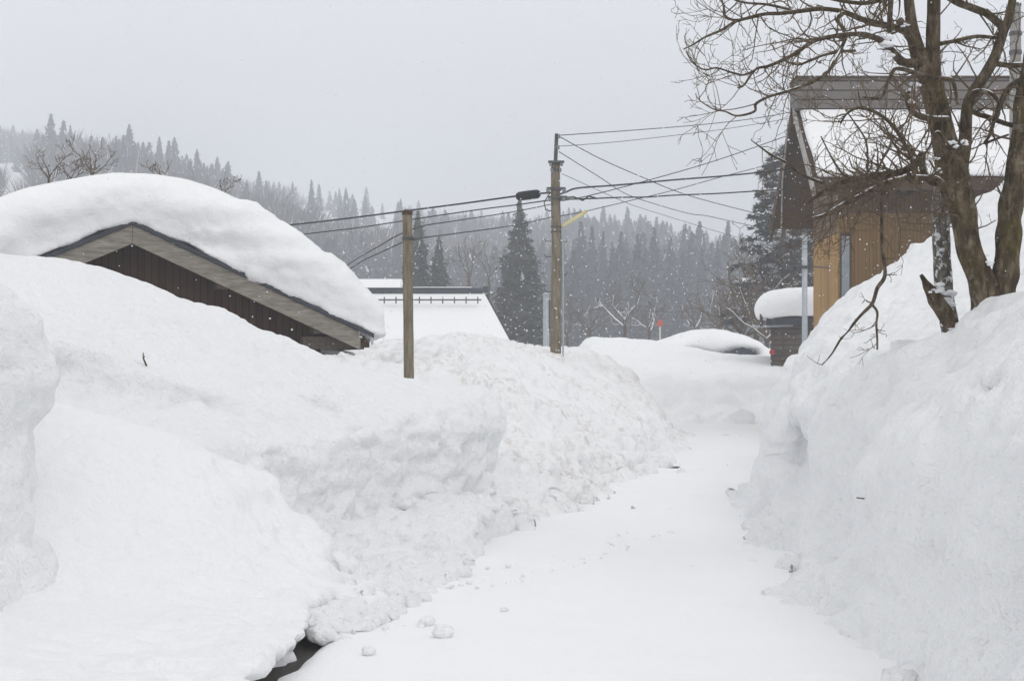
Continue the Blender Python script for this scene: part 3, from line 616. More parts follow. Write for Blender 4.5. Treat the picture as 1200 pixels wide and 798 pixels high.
r = MB(); r.box(lx(X1)-.12, lx(X1)-.003, Y0-Yr+.126, Y1-Yr, .2, 6.0); r.build('far_side_wall', M['ochre_side'], hs)
r = MB(); r.box(lx(X0)-.04, lx(X0)+.16, Y0-Yr-.05, Y0-Yr-.004, .2, zF-.72); r.build('corner_board', M['ochre'], hs)
wx = PX(973, 34.95)
r = MB(); r.box(lx(PX(968, 34.9))+.35, lx(PX(968, 34.9))+.60, Y0-Yr-.06, Y0-Yr-.002, .2, 5.0)
wf = r.build('window_frame', M['dark_wood'], hs)
r = MB(); r.box(lx(PX(968, 34.9))+.38, lx(PX(968, 34.9))+.57, Y0-Yr-.075, Y0-Yr-.062, .3, 4.9); r.build('window_panel', M['window'], wf)
r = MB(); r.box(.0, lx(xEv), Yf-Yr-.04, Yf-Yr-.003, zF-.26, zF-.02); r.build('eave_fascia', M['dark_wood'], hs)
r = MB(); r.prism_x([(Yf-Yr+.0, zF-.28), (Y0-Yr-.002, zF-.28), (Y0-Yr-.002, zF-.9), (Y0-Yr-.12, zF-.85), (Yf-Yr+.45, zF-.5), (Yf-Yr+.1, zF-.42)], lx(xEv)-.35, lx(xEv)); r.build('eave_bracket', M['dark_wood'], hs)
r = MB()
for k_ in range(14): s = .5+k_*.28; r.box(s, s+.07, Yf-Yr+.02, Y0-Yr-.003, zF-.28, zF-.17)
r.build('rafters', M['dark_wood'], hs)
r = MB(); r.tube([(-.12, .2, zR-.3), (-.14, .9, zR-1.8), (-.14, 1.05, 5.2)], .022, 6); r.build('drop_cable', M['pale_board'], hs)

# ------------------------------------------------------------------ small shed and poles beyond
sY = 45.0; sX = PX(903, sY); s2 = empty('small_shed', (sX, sY, 0), -.21, 'small dark boarded shed with a thick pillow of snow beside the ochre house', 'shed')
r = MB(); r.box(0, 3.2, 0, 2.6, 0, PZ(381, sY)); r.build('wall', M['shed_board'], s2)
r = MB(); r.box(-.12, 3.4, -.3, 2.9, PZ(381, sY)+.002, PZ(373, sY)); sr = r.build('roof', M['roof_edge'], s2)
for k_ in range(2):
    r = MB(); r.box(.02+k_*.32, .09+k_*.32, -.05, -.003, 1.2, PZ(383, sY)); r.build('wall_post', M['old_wood'], s2)
r = MB(); r.tube([(-.62, -.22, PZ(383, sY)), (.7, -.2, PZ(381.5, sY)-.0)], .04, 8); r.build('gutter', M['steel'], s2)
r = MB(); r.tube([(-.28, -.22, PZ(383, sY)), (-.28, -.22, PZ(366, sY))], .05, 8); r.build('vent_pipe', M['dark_metal'], s2)
zb = PZ(373, sY); xs = np.arange(-.75, 3.8, .06); ys = np.arange(-.6, 3.2, .07); zs = np.arange(zb-.05, zb+1.3, .05); X, Y, Z = np.meshgrid(xs, ys, zs, indexing='ij')
Fv = smin(smin(X+.42+.10*np.sin((Z-zb)*3), 3.5-X, .5), smin(Y+.35, 2.95-Y, .5), .5)
Fv = smin(smin(Fv, (zb+.98-.03*(X-1.5)**2-Z), .7), Z-zb-.003, .08)
snow_body('roof_snow', Fv.astype(np.float32), xs, ys, zs, M['snow_roof'], [('n', .05, 1.2, 131), ('n', .02, 4, 132)], sr, .6)
mk_ = MB(); c = P(905, 411, 44.6); mk_.lathe((0, 0, 0), [(.06, -.04), (.09, 0), (.09, .07), (.06, .11), (.02, .12)], 12)
o = empty('red_lamp', (c.x, c.y, c.z-.08), 0, 'small crimson lamp at the lower corner of the small dark shed', 'lamp'); mk_.build('lens', M['crimson'], o, True)
r = MB(); r.tube([(0, 0, -.05), (0, 0, -1.2)], .02, 6); r.build('stem', M['dark_metal'], o)
sp = empty('steel_pole', (PX(943, 30), 30, 0), 0, 'slim pale galvanised pole standing in front of the small dark shed', 'pole')
r = MB(); r.tube([(0, 0, 0), (0, 0, PZ(272, 30))], [.062, .055], 12); r.build('shaft', M['steel'], sp, True)
r = MB(); r.lathe((0, 0, PZ(313, 30)), [(.075, -.03), (.075, .03)], 12); r.tube([(-.22, 0, PZ(311, 30)), (.5, 0, PZ(314, 30))], .015, 6); r.build('bracket', M['dark_metal'], sp)
r = MB(); r.lathe((0, 0, PZ(272, 30)), [(.07, 0), (.07, .04), (.02, .07)], 12); r.build('cap', M['dark_metal'], sp)
sp = empty('steel_pole', (PX(640, 48), 48, 0), 0, 'pale grey pole standing close behind the wooden utility pole', 'pole')
r = MB(); r.tube([(0, 0, 0), (0, 0, PZ(346, 48))], [.12, .10], 12); r.build('shaft', M['steel'], sp, True)
r = MB(); r.lathe((0, 0, PZ(346, 48)), [(.11, 0), (.11, .05), (.03, .1)], 12); r.build('cap', M['steel'], sp)
r = MB(); r.box(.1, .2, -.05, .05, PZ(385, 48), PZ(352, 48)); r.build('conduit', M['dark_metal'], sp)
sp = empty('street_pole', (PX(1190, 31), 31, 0), 0, 'grey pole rising over the house ridge, half hidden by the right-hand trunk', 'pole')
r = MB(); r.tube([(0, 0, 0), (0, 0, PZ(8, 31))], [.16, .115], 12); r.build('shaft', M['pole_grey'], sp, True)
r = MB(); r.lathe((0, 0, PZ(8, 31)), [(.125, 0), (.125, .06), (.02, .09)], 12); r.build('cap', M['dark_metal'], sp)
for zz in (40, 62):
    r = MB(); r.lathe((0, 0, PZ(zz, 31)), [(.138, -.04), (.138, .04)], 12); r.build('band', M['dark_metal'], sp)
# buried shed and marker
by = 56.0; bs = empty('buried_shed', (PX(835, by), by, 0), 0, 'roof nearly lost in snow with a low dark gable peeping out, beyond the far bank', 'shed')
r = MB(); gx = PX(862, by)-PX(835, by); gz = PZ(407, by); r.prism([(gx-.75, gz-.40), (gx+.72, gz-.40), (gx+.25, gz-.1), (gx, gz-.02), (gx-.25, gz-.08)], -1.72, 1.5); r.build('gable', M['roof_edge'], bs)
r = MB(); gx = PX(810, by)-PX(835, by); r.prism([(gx-.5, gz-.45), (gx+.7, gz-.45), (gx+.1, gz-.24), (gx-.5, gz-.02)], -1.70, 1.5); r.build('lower_roof', M['roof_edge'], bs)
xs = np.arange(-3.4, 3.0, .07); ys = np.arange(-2.2, 2.6, .08); zs = np.arange(1.2, 3.6, .06); X, Y, Z = np.meshgrid(xs, ys, zs, indexing='ij')
zc = PZ(386, by); A = zc-.125*(X+.15)**2-.14*Y**2; B = gz-.10-.10*np.cos(X*1.3)
Fv = smin(smin((A-Z)*.8, (Z-B), .25), smin(2.9-np.abs(X+.3), 1.5-np.abs(Y), .6)+.25*(Z-B), .4)
Fv = smax(Fv, smin((gz-.02-.05*(X+3)**2*.3+.0-Z), smin(-1.35-X, 1.9-np.abs(Y), .3), .4), .5)
Fv = smax(Fv, smin((gz+.14-.30*(X-1.2)-Z), smin(X-1.5, 1.5-np.abs(Y-.3), .3), .3), .3)
snow_body('roof_snow', Fv.astype(np.float32), xs, ys, zs, M['snow_roof'], [('n', .07, .9, 141), ('b', .05, 2.3, 142)], bs, .5)
o = empty('road_marker', (PX(773.5, 60), 60, 0), 0, 'small orange-red marker plate on a thin pale post at the far side', 'marker')
r = MB(); r.tube([(0, 0, 1.8), (0, 0, PZ(383, 60))], .035, 8); r.build('post', M['pale_post'], o)
r = MB(); z3 = PZ(382, 60); r.prism([(-.14, z3), (.14, z3), (.10, z3+.16), (.06, z3+.26), (-.06, z3+.26), (-.10, z3+.16)], -.05, -.01); r.build('plate', M['red'], o)

# ------------------------------------------------------------------ short post, utility pole, cables
pY = 19.6; o = empty('wooden_post', (PX(479, pY), pY, 0), 0, 'short round wooden post without any top, standing in the cut snow bank', 'post')
r = MB(); n_ = 26; r.tube([(-.02*(1-i/(n_-1))*0+.035*(1-i/(n_-1))-.02, 0, 3.85*i/(n_-1)+PZ(248, pY)-3.85) for i in range(n_)], [.074-.008*i/n_+.002*random.random() for i in range(n_)], 14, .03); r.build('shaft', M['pole_wood'], o, True)
r = MB(); r.lathe((-.02, 0, PZ(248, pY)), [(.072, -.05), (.074, .0), (.05, .02)], 14); r.build('cap', M['dark_wood'], o)
r = MB(); r.lathe((-.015, 0, PZ(280, pY)), [(.078, -.02), (.078, .02)], 14); r.tube([(.05, -.05, PZ(280, pY)), (.14, -.08, PZ(281, pY))], .012, 6); r.build('cable_hook', M['dark_metal'], o)
uY = 30.0; ux = PX(651.5, uY); up = empty('utility_pole', (ux, uY, 0), 0, 'tall wooden utility pole with a metal top pipe carrying all the cables', 'utility pole')
zt = PZ(190, uY); n_ = 40
r = MB(); r.tube([(.01*math.sin(i*.3), 0, zt*i/(n_-1)) for i in range(n_)], [.125-.03*i/(n_-1) for i in range(n_)], 16, .03); r.build('shaft', M['pole_wood'], up, True)
r = MB(); r.tube([(0, 0, zt-.35), (-.01, 0, zt), (.015, 0, PZ(157, uY))], [.045, .042, .04], 10); r.build('top_pipe', M['dark_metal'], up, True)
for py in (191, 199, 222, 232):
    r = MB(); r.lathe((0, 0, PZ(py, uY)), [(.115, -.03), (.12, 0), (.115, .03)], 14); r.build('clamp_band', M['dark_metal'], up)
for (py, dx, l) in ((191, 0, .17), (222, .0, .2), (232, .03, .2)):
    r = MB(); r.box(-l+dx, l+dx, -.16, -.12, PZ(py, uY)-.025, PZ(py, uY)+.025); r.build('crossarm', M['dark_metal'], up)
for (px, py, rr) in ((642, 221.5, .05), (661, 221.5, .05), (645, 191, .035), (658, 191, .035), (655, 158, .035), (654, 171, .04), (656, 198, .035), (660, 232, .05), (644, 232, .045), (647, 199, .035)):
    q = P(px, py, uY); r = MB(); r.lathe((q.x-ux, -.13 if py > 185 else -.05, q.z-.05), [(rr*.5, -.04), (rr, -.02), (rr*.6, 0), (rr*.95, .02), (rr*.5, .05)], 10); r.build('insulator', M['porcelain'], up, True)
for (py, sgn) in ((283, -1), (284, 1), (301, -1), (322, 1), (342, -1)):
    r = MB(); r.tube([(sgn*.1, -.02, PZ(py, uY)), (sgn*.22, -.03, PZ(py, uY)), (sgn*.24, -.03, PZ(py, uY)+.05)], .010, 6); r.build('step_bolt', M['dark_metal'], up)
for py in (266, 272):
    r = MB(); r.lathe((0, 0, PZ(py, uY)), [(.119, -.012), (.119, .012)], 14); r.build('strap', M['dark_metal'], up)
r = MB(); r.tube([(.14, -.04, PZ(262, uY)), (.15, -.04, PZ(330, uY)), (.15, -.04, .8)], .018, 6); r.build('ground_conduit', M['steel'], up)
r = MB(); r.tube([(-.12, -.1, PZ(226, uY)), (-.25, -.12, PZ(238, uY)), (-.22, -.12, PZ(247, uY)), (-.1, -.1, PZ(248, uY))], .012, 6); r.build('jumper_loop', M['wire'], up)
r = MB(); pts = [P(x_, y_, uY-.1) for x_, y_ in ((661, 232), (672, 231), (683, 235), (690, 230), (700, 233))]; r.tube([(p.x-ux, p.y-uY, p.z) for p in pts], .018, 6); r.build('jumper_loop', M['wire'], up)
def smooth_line(pts, m=8):
    pts = [Vector(p) for p in pts]; out = []
    for i in range(len(pts)-1):
        p0, p1, p2, p3 = pts[max(i-1, 0)], pts[i], pts[i+1], pts[min(i+2, len(pts)-1)]
        for j in range(m):
            t = j/m; out.append(.5*((2*p1)+(p2-p0)*t+(2*p0-5*p1+4*p2-p3)*t*t+(3*p1-p0-3*p2+p3)*t**3))
    return out+[pts[-1]]
def cable(pts, rad, label, m=8):
    r = MB(); r.tube(smooth_line([P(*p) for p in pts], m), rad*.74, 6, caps=True); o = r.build('overhead_cable', M['wire'], None, True)
    return tag(o, label, 'cable', 'cables on the utility pole')
def line_y(pts, Y0_, Y1_):
    x0, x1 = pts[0][0], pts[-1][0]; return [(a, b, Y0_+(Y1_-Y0_)*(a-x0)/(x1-x0)) for a, b in pts]
c1 = cable(line_y([(649, 226), (632, 227), (605, 230), (540, 239), (478, 247), (400, 257), (337, 264), (200, 277), (60, 286)], 30, 36), .026, 'thick black cable from the utility pole to the left, with a splice case')
r = MB(); a, b_ = P(632, 227.3, 30.2), P(606, 230.6, 30.45); d = (b_-a)
r.tube([a+d*-.02, a+d*.0, a+d*.08, a+d*.5, a+d*.92, b_, a+d*1.03], [.03, .07, .095, .10, .095, .07, .03], 12)
q = r.build('splice_case', M['black'], c1, True)
cable(line_y([(649, 234), (607, 240), (560, 246), (492, 256), (420, 267), (354, 275), (250, 290), (100, 312)], 30, 35), .018, 'second cable down to the left, running just below the one with the splice case')
cable([(649, 239, 30), (601, 248.5, 27), (540, 258, 23), (497, 264.5, 20.4), (483, 269, 19.7), (464, 277, 20.2), (440, 291, 22), (419, 303, 24), (390, 322, 26.5)], .013, 'upper of two thin cables bending down behind the snow dome at the post', 6)
cable([(649, 254, 30), (604, 264, 27), (540, 273, 23), (501, 278, 20.4), (484, 281, 19.7), (470, 285, 20), (446, 296, 22), (425, 306, 24), (395, 325, 26.5)], .014, 'lowest cable from the pole to the short post, then down behind the snow dome', 6)
cable(line_y([(654, 158), (661, 158.5), (740, 153), (815, 147), (878, 140), (931, 131)], 30, 36.6), .013, 'topmost cable from the pipe on the utility pole to the house gable')
cable(line_y([(654, 171), (665, 171), (728, 166), (815, 156), (866, 149), (931, 138)], 30, 36.8), .009, 'faint thin cable running just under the topmost one')
cable(line_y([(655, 160), (703, 186), (753, 208), (803, 228), (873, 247), (960, 268)], 30, 40), .014, 'cable dropping from the top pipe down to the right across the others')
cable(line_y([(655, 178), (703, 208), (735, 228), (780, 243), (810, 251), (830, 253.5), (873, 263), (950, 278)], 30, 41), .012, 'sagging cable with a kink, second of those dropping to the right')
cable(line_y([(659, 204), (703, 224), (740, 240), (790, 256), (870, 280), (950, 300)], 30, 46), .009, 'lowest thin cable dropping right towards the dark pine')
cable(line_y([(653, 229), (664, 225), (678, 220.5), (725, 217), (790, 211), (853, 206), (921, 199), (945, 196)], 30, 37.5), .026, 'thick dark cable running level from the utility pole to the house')
cable(line_y([(655, 234), (690, 233), (728, 231.5), (760, 231), (790, 229), (840, 227), (888, 224), (950, 220)], 30, 38), .022, 'lumpy cable running right below the thick level one')
cable(line_y([(653, 236), (688, 230), (765, 210), (840, 188), (918, 161), (931, 156)], 30, 36.6), .014, 'slanting cable climbing from the pole to high on the house gable')
gw = cable(line_y([(653, 254), (685, 248), (740, 235), (790, 223), (840, 209), (890, 196), (935, 184)], 30, 37.5), .012, 'cable climbing right from the yellow sleeve on the utility pole')
r = MB(); a, b_ = P(659, 265, 29.85), P(687, 248, 30.1); r.tube([a, b_], [.035, .04], 10); r.build('guard_sleeve', M['yellow'], gw, True)
c = cable(line_y([(653, 372), (700, 363), (800, 366), (880, 365), (960, 372)], 75, 80), .018, 'faint far cable crossing low in front of the grey conifers')

# ------------------------------------------------------------------ trees
def tri_cloud(cs, size, rng, k=2, flat=.6, up=None):
    """K random triangles around each centre"""
    n = len(cs); c = np.repeat(cs, k, 0); sz = np.repeat(size, k)[:, None, None] if hasattr(size, '__len__') else size
    t = rng.normal(size=(n*k, 3, 3)); t[:, :, 2] *= flat
    t /= np.maximum(np.linalg.norm(t, axis=2, keepdims=True), .4)
    v = c[:, None, :]+t*sz*rng.uniform(.5, 1.1, (n*k, 1, 1))
    return v.reshape(-1, 3)
def conifer(h, rad, nw, nb_, nseg, k, rng, droop=.25, snow_p=.14, bare=.06, irr=.25, big=1.0, flat=.6, skirts=14, core=.72, pw=.88):
    cs, sz = [], []
    for i in range(nw):
        f = bare+(1-bare)*(max(i+rng.uniform(-.3, .3), 0)/nw)**.85; f = min(max(f, bare), .995)
        rr = rad*((1-f)**pw)*(.9+irr*rng.normal()*.6)+.02*rad
        for q in range(2): cs.append((rr*.12*rng.normal(), rr*.12*rng.normal(), f*h+rng.uniform(-.5, .5)*h/nw)); sz.append(max(rr*.42, h*.006))
        for j in range(max(3, int(nb_*(.45+.55*(1-f))))):
            a = rng.uniform(0, 6.283); L_ = max(rr*rng.uniform(.65, 1.12), .02*rad)
            for s_ in range(nseg):
                t = (s_+rng.uniform(.3, 1.0))/nseg
                if t < .18 and f < .9: continue
                z = f*h-droop*L_*t*t+.06*L_*rng.normal()
                cs.append((L_*t*math.cos(a)+.05*L_*rng.normal(), L_*t*math.sin(a)+.05*L_*rng.normal(), z)); sz.append(h*.021*(1.25-.93*f)*big)
    cs = np.array(cs); v = tri_cloud(cs, np.array(sz), rng, k, flat); sk = []
    for i in range(skirts):
        f0 = bare+(1-bare)*i/skirts; f1 = min(1.0, f0+2.2*(1-bare)/skirts); r_ = rad*((1-f0)**pw)*core; a0 = rng.uniform(0, 6.28); m_ = 9
        ring = [np.array([r_*rng.uniform(.7, 1.2)*math.cos(a0+6.283*j/m_), r_*rng.uniform(.7, 1.2)*math.sin(a0+6.283*j/m_), h*(f0+rng.uniform(-.35, .35)/skirts)]) for j in range(m_)]
        top = np.array([0, 0, h*f1])
        for j in range(m_): sk += [ring[j], ring[(j+1) % m_], top]
    v = np.concatenate([v, np.array(sk)]) if sk else v
    n = len(v)//3; fidx = np.arange(n*3).reshape(n, 3); mi = (rng.random(n) < snow_p).astype(np.int32)
    t3 = v.reshape(-1, 3, 3); c3 = t3.mean(1, keepdims=True); t3 = np.where(mi[:, None, None] == 1, c3+(t3-c3)*.5, t3); v = t3.reshape(-1, 3)
    return v, fidx, mi
def trunk_mb(h, r):
    b = MB(); b.tube([(0, 0, -.5), (0.02*h*.1, 0, h*.5), (0, 0, h*.97)], [r, r*.6, r*.08], 7); return b
rg = np.random.default_rng(5)
def place_conifer(px, pyt, pyb, Y, wpx, lab, seed, det=(44, 15, 7, 3), group='conifers beyond the lane', snow_p=.14, matn='needle', gy=None):
    x = PX(px, Y); zb_ = float(terrain(x, Y)) if gy is None else gy; h = PZ(pyt, Y)-zb_
    o = empty('conifer_tree', (x, Y, zb_), random.random()*6, lab, 'conifer', group)
    v, f, mi = conifer(h, wpx*.62*Y/F, *det, np.random.default_rng(seed), snow_p=snow_p*.55, big=1.35)
    mk('crown', v, f, [M[matn], M['snow_plain']], o, mi); trunk_mb(h, h*.018).build('trunk', M['trunk'], o)
    return o
place_conifer(609, 234, 405, 92, 84, 'tall dark conifer beside the utility pole, its tip at the splice case', 1, (58, 20, 8, 3), snow_p=.17)
place_conifer(490, 246, 340, 98, 56, 'dark conifer close behind the short wooden post', 2, (46, 20, 6, 4))
place_conifer(514, 276, 340, 96, 60, 'broad dark conifer right of the one behind the post', 3, (40, 16, 6, 3), snow_p=.12)
place_conifer(628, 300, 400, 110, 34, 'smaller conifer half hidden by the tall one and the utility pole', 4, (36, 14, 6, 3))
# conifers across the field, one by one
row = [(681, 259, 40), (694, 263, 34), (707, 269, 26), (728, 270, 40), (747, 273, 36), (767, 266, 42), (786, 277, 30), (811, 270, 46), (822, 289, 30), (841, 281, 26), (658, 276, 40), (860, 292, 34), (718, 288, 36), (757, 290, 40), (800, 293, 36), (672, 292, 34)]
ordn = ['first', 'second', 'third', 'fourth', 'fifth', 'sixth', 'seventh', 'eighth', 'ninth', 'tenth', 'eleventh', 'twelfth']
protos = []
for i in range(5):
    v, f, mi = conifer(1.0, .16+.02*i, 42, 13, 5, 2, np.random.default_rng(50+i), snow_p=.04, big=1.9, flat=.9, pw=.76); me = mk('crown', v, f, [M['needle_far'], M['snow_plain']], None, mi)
    tb = trunk_mb(1, .015).build('trunk', M['trunk']); protos.append((me, tb))
rs = sorted(row[:12])
for i, (px, py, wp) in enumerate(rs+row[12:]):
    Y = 150+((i*37) % 23) if i < 12 else 140+(i % 3)*4
    x = PX(px, Y); zb_ = float(terrain(x, Y))-.3; h = PZ(py, Y)-zb_
    lb = ('hazy grey conifer across the field, %s in the row right of the utility pole' % ordn[i]) if i < 12 else ['shorter conifer standing before the fourth and fifth of the grey row', 'shorter conifer standing before the sixth and seventh of the grey row', 'shorter conifer before the ninth of the grey row', 'shorter conifer nearest to the utility pole before the grey row'][i-12]
    o = empty('conifer_tree', (x, Y, zb_), random.random()*6, lb, 'conifer', 'grey conifers across the field')
    q_ = wp*.62*Y/F/(.16+.02*(i % 5)); o.scale = (q_, q_, h)
    pr = protos[i % 5]
    for q in pr:
        c_ = q.copy(); C.objects.link(c_); c_.parent = o; c_.name = q.name.split('.')[0]
# conifers on the left ridge
rs2 = [(120, 160, 20), (136, 159, 18), (145, 161, 16), (158, 166, 22), (172, 180, 20), (223, 186, 24), (264, 196, 16), (289, 214, 24), (205, 196, 20), (243, 205, 20), (100, 170, 22), (186, 190, 20)]
for i, (px, py, wp) in enumerate(sorted(rs2)):
    Y = 262+(i*29) % 25; x = PX(px, Y); zb_ = float(terrain(x, Y))-.5; h = max(PZ(py, Y)-zb_, 9)
    if h > 19: zb_ = PZ(py, Y)-19; h = 19
    o = empty('conifer_tree', (x, Y, zb_), random.random()*6, 'hazy conifer on the hillside above the snow dome, %s from the left' % ordn[i], 'conifer', 'conifers on the hillside above the shed')
    q_ = wp*.72*Y/F/(.16+.02*((i*2) % 5)); o.scale = (q_, q_, h)
    for q in protos[(i*2) % 5]:
        c_ = q.copy(); C.objects.link(c_); c_.parent = o; c_.name = q.name.split('.')[0]
for me, tb in protos:
    for q in (me, tb): bpy.data.objects.remove(q)
# forest on the hills: one mass
def deciduous_far(rng, n=130):
    v = []
    for i in range(n):
        a = rng.uniform(0, 6.28); r = rng.uniform(0, .28)**1; z0 = rng.uniform(.15, .55); p = np.array([r*.3*math.cos(a), r*.3*math.sin(a), z0])
        d = np.array([math.cos(a)*r*1.1, math.sin(a)*r*1.1, rng.uniform(.25, .45)]); q = p+d; s_ = np.array([math.sin(a), -math.cos(a), 0])*.012
        v += [p-s_, p+s_, q]
    v += [np.array([-.012, 0, 0]), np.array([.012, 0, 0]), np.array([0, 0, .7])]
    return np.array(v)
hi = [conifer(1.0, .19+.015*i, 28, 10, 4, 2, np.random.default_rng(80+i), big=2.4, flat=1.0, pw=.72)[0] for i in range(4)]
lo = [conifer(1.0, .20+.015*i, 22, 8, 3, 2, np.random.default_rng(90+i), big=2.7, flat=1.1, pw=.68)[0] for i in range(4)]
dc = [deciduous_far(np.random.default_rng(70+i)) for i in range(4)]
vs, ms = [], []
rr = np.random.default_rng(33); cnt = 0
while cnt < 8200:
    Y = math.sqrt(rr.uniform(168**2, 575**2)); px = rr.uniform(-300, 1400); x = PX(px, Y)
    n1 = float(noise(x*.02, Y*.02, 0, 19)); py_g = HZ-(float(terrain(x, Y))-EYE)*F/Y
    clear = n1 < -.42 or (-60 < px < 40 and 196 < py_g < 262) or (290 < px < 440 and 206 < py_g < 262 and n1 < .3) or (Y < 235 and px < 330 and n1 < .1)
    cnt += 1
    if clear and rr.random() < .93: continue
    dec = float(noise(x*.011+5, Y*.011, 0, 23)) > (.12 if px > 120 else -.15)
    if Y > 340 and px < 640: dec = n1 > -.3
    if Y < 215: dec = n1 > .35
    h = rr.uniform(7.5, 14)*rr.uniform(.8, 1.08) if not dec else rr.uniform(7, 11.5)
    if Y > 400: h *= .8
    if Y < 215: h = rr.uniform(9, 13.5)
    base_ = random.choice(dc if dec else (hi if Y < 300 else lo)); a = rr.uniform(0, 6.28); w = h*rr.uniform(.85, 1.4)*(1.0 if not dec else 1.25)
    R = np.array([[math.cos(a)*w, -math.sin(a)*w, 0], [math.sin(a)*w, math.cos(a)*w, 0], [0, 0, h]])
    vs.append((base_@R.T+np.array([x, Y, float(terrain(x, Y))-.3])).astype(np.float32))
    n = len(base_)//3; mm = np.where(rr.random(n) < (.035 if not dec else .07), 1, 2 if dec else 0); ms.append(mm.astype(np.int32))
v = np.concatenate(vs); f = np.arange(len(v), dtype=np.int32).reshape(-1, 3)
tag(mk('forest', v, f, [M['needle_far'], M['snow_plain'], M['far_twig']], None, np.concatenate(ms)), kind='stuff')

# bare trees
def grow(p, d, length, r, depth, rng, out, up=.15, wob=.28, spacing=.16, ang=(.5, 1.0), ratio=(.35, .65), nseg=6, r_end=.35):
    pts = [Vector(p)]; rad = [r]; d = Vector(d).normalized(); st = length/nseg; kids = []
    for i in range(nseg):
        d = (d+Vector((rng.gauss(0, wob), rng.gauss(0, wob), rng.gauss(0, wob)+up*.35))).normalized()
        pts.append(pts[-1]+d*st); rad.append(r*(1-(1-r_end)*(i+1)/nseg)); kids.append((pts[-1].copy(), d.copy(), rad[-1], (i+1)/nseg))
    out.append((pts, rad))
    if depth > 0:
        n = max(1, int(length/spacing))
        for _ in range(n):
            q, dd, rr_, t = rng.choice(kids[1:] if len(kids) > 1 else kids)
            o_ = dd.orthogonal(); o_.rotate(Matrix.Rotation(rng.uniform(0, 6.283), 3, dd)); a = rng.uniform(*ang)
            nd = dd*math.cos(a)+o_*math.sin(a)
            grow(q, nd, length*rng.uniform(*ratio)*(1.15-.5*t), max(rr_*rng.uniform(.45, .7), .0025), depth-1, rng, out, up, wob, spacing*.75, ang, ratio, max(3, nseg-1), r_end)
def bare_tree(px, pyb, Y, hpx, lab, seed, name='bare_tree', depth=4, matn='twig_grey', snow=0.0, spread=.9, group='bare trees', nst=4, gy=None, rmin=.004, cat='tree'):
    rng = random.Random(seed); x = PX(px, Y); zb_ = PZ(pyb, Y) if gy is None else gy; h = hpx*Y/F
    o = empty(name, (x, Y, zb_), 0, lab, cat, group); b = MB(); out = []
    tr = [(0, 0, -.6), (.02*h, 0, h*.15), (.01*h, .02*h, h*.32)]; b.tube(tr, [h*.03, h*.026, h*.022], 8, .05); b.build('trunk', M['limb'], o, True)
    for i in range(nst):
        a = i*6.283/nst+rng.uniform(-.5, .5); z = h*rng.uniform(.18, .32)
        grow((.01*h, .01*h, z), (math.cos(a)*spread, math.sin(a)*spread, rng.uniform(.6, 1.2)), h*rng.uniform(.5, .75), h*.016, depth-1, rng, out, .25, .24, h*.13)
    cb = MB()
    for pts, rad in out: cb.tube(pts, [max(q, rmin) for q in rad], 4 if rad[0] > .02 else 3, caps=False)
    cb.build('crown', M[matn], o)
    if snow:
        sb = MB()
        for pts, rad in out:
            if rad[0] > h*.004 and rng.random() < snow:
                sb.tube([p+Vector((0, 0, r_*1.1)) for p, r_ in zip(pts, rad)], [max(r_*.9, rmin) for r_ in rad], 5)
        if sb.v: tag(sb.build('branch_snow', M['snow_plain'], o, True), kind='stuff')
    return o
bare_tree(731, 398, 72, 72, 'grey bare tree with snow along its limbs, left of the red marker', 3, snow=.7, rmin=.018, spread=1.2, nst=5)
bare_tree(548, 345, 90, 80, 'slender pale bare tree between the broad conifer and the tall one', 4, rmin=.014, spread=.35, nst=3)
bare_tree(572, 345, 95, 60, 'thin bare sapling close left of the tall dark conifer', 14, rmin=.014, spread=.3, nst=3)
bare_tree(56, 227, 34, 58, 'brown bare treetop leftmost above the snow dome', 5, matn='twig', rmin=.006, spread=1.1, group='bare treetops above the snow dome')
bare_tree(82, 223, 34.5, 48, 'brown bare treetop second from left above the snow dome', 9, matn='twig', rmin=.006, spread=1.0, group='bare treetops above the snow dome')
bare_tree(108, 221, 34, 60, 'densest brown bare treetop above the snow dome', 6, matn='twig', rmin=.006, spread=.8, group='bare treetops above the snow dome', nst=6)
bare_tree(190, 217, 34, 36, 'small bare treetop peeping over the crown of the snow dome', 7, matn='twig', rmin=.006, group='bare treetops above the snow dome')
bare_tree(262, 238, 34, 38, 'lone bare treetop rightmost over the falling edge of the snow dome', 8, matn='twig', rmin=.006, group='bare treetops above the snow dome', nst=3)
shr = [(868, 420, 66, 100, 'tall brown bare thicket tree left of the small dark shed'), (884, 415, 64, 130, 'reddish brown bare tree against the dark pine'), (845, 412, 76, 75, 'brown bare shrub left of the thicket tree by the shed'), (812, 405, 84, 60, 'greyish bare shrub behind the buried shed'), (690, 408, 84, 75, 'greyish bare shrub right of the utility pole'), (760, 402, 84, 62, 'greyish bare shrub just left of the red marker'), (664, 408, 80, 55, 'low bare shrub at the right side of the utility pole'), (897, 420, 62, 90, 'brown bare shrub touching the pillow of snow on the small shed')]
for i, (px, py, Y, hp_, lb) in enumerate(shr):
    bare_tree(px, py, Y, hp_, lb, 30+i, 'bare_shrub', rmin=.013, matn='twig' if i in (0, 1, 2, 7) else 'twig_grey', snow=.12, spread=.75, nst=13 if i in (0, 1, 7) else 9, group='bare shrubs at the far end', cat='shrub')
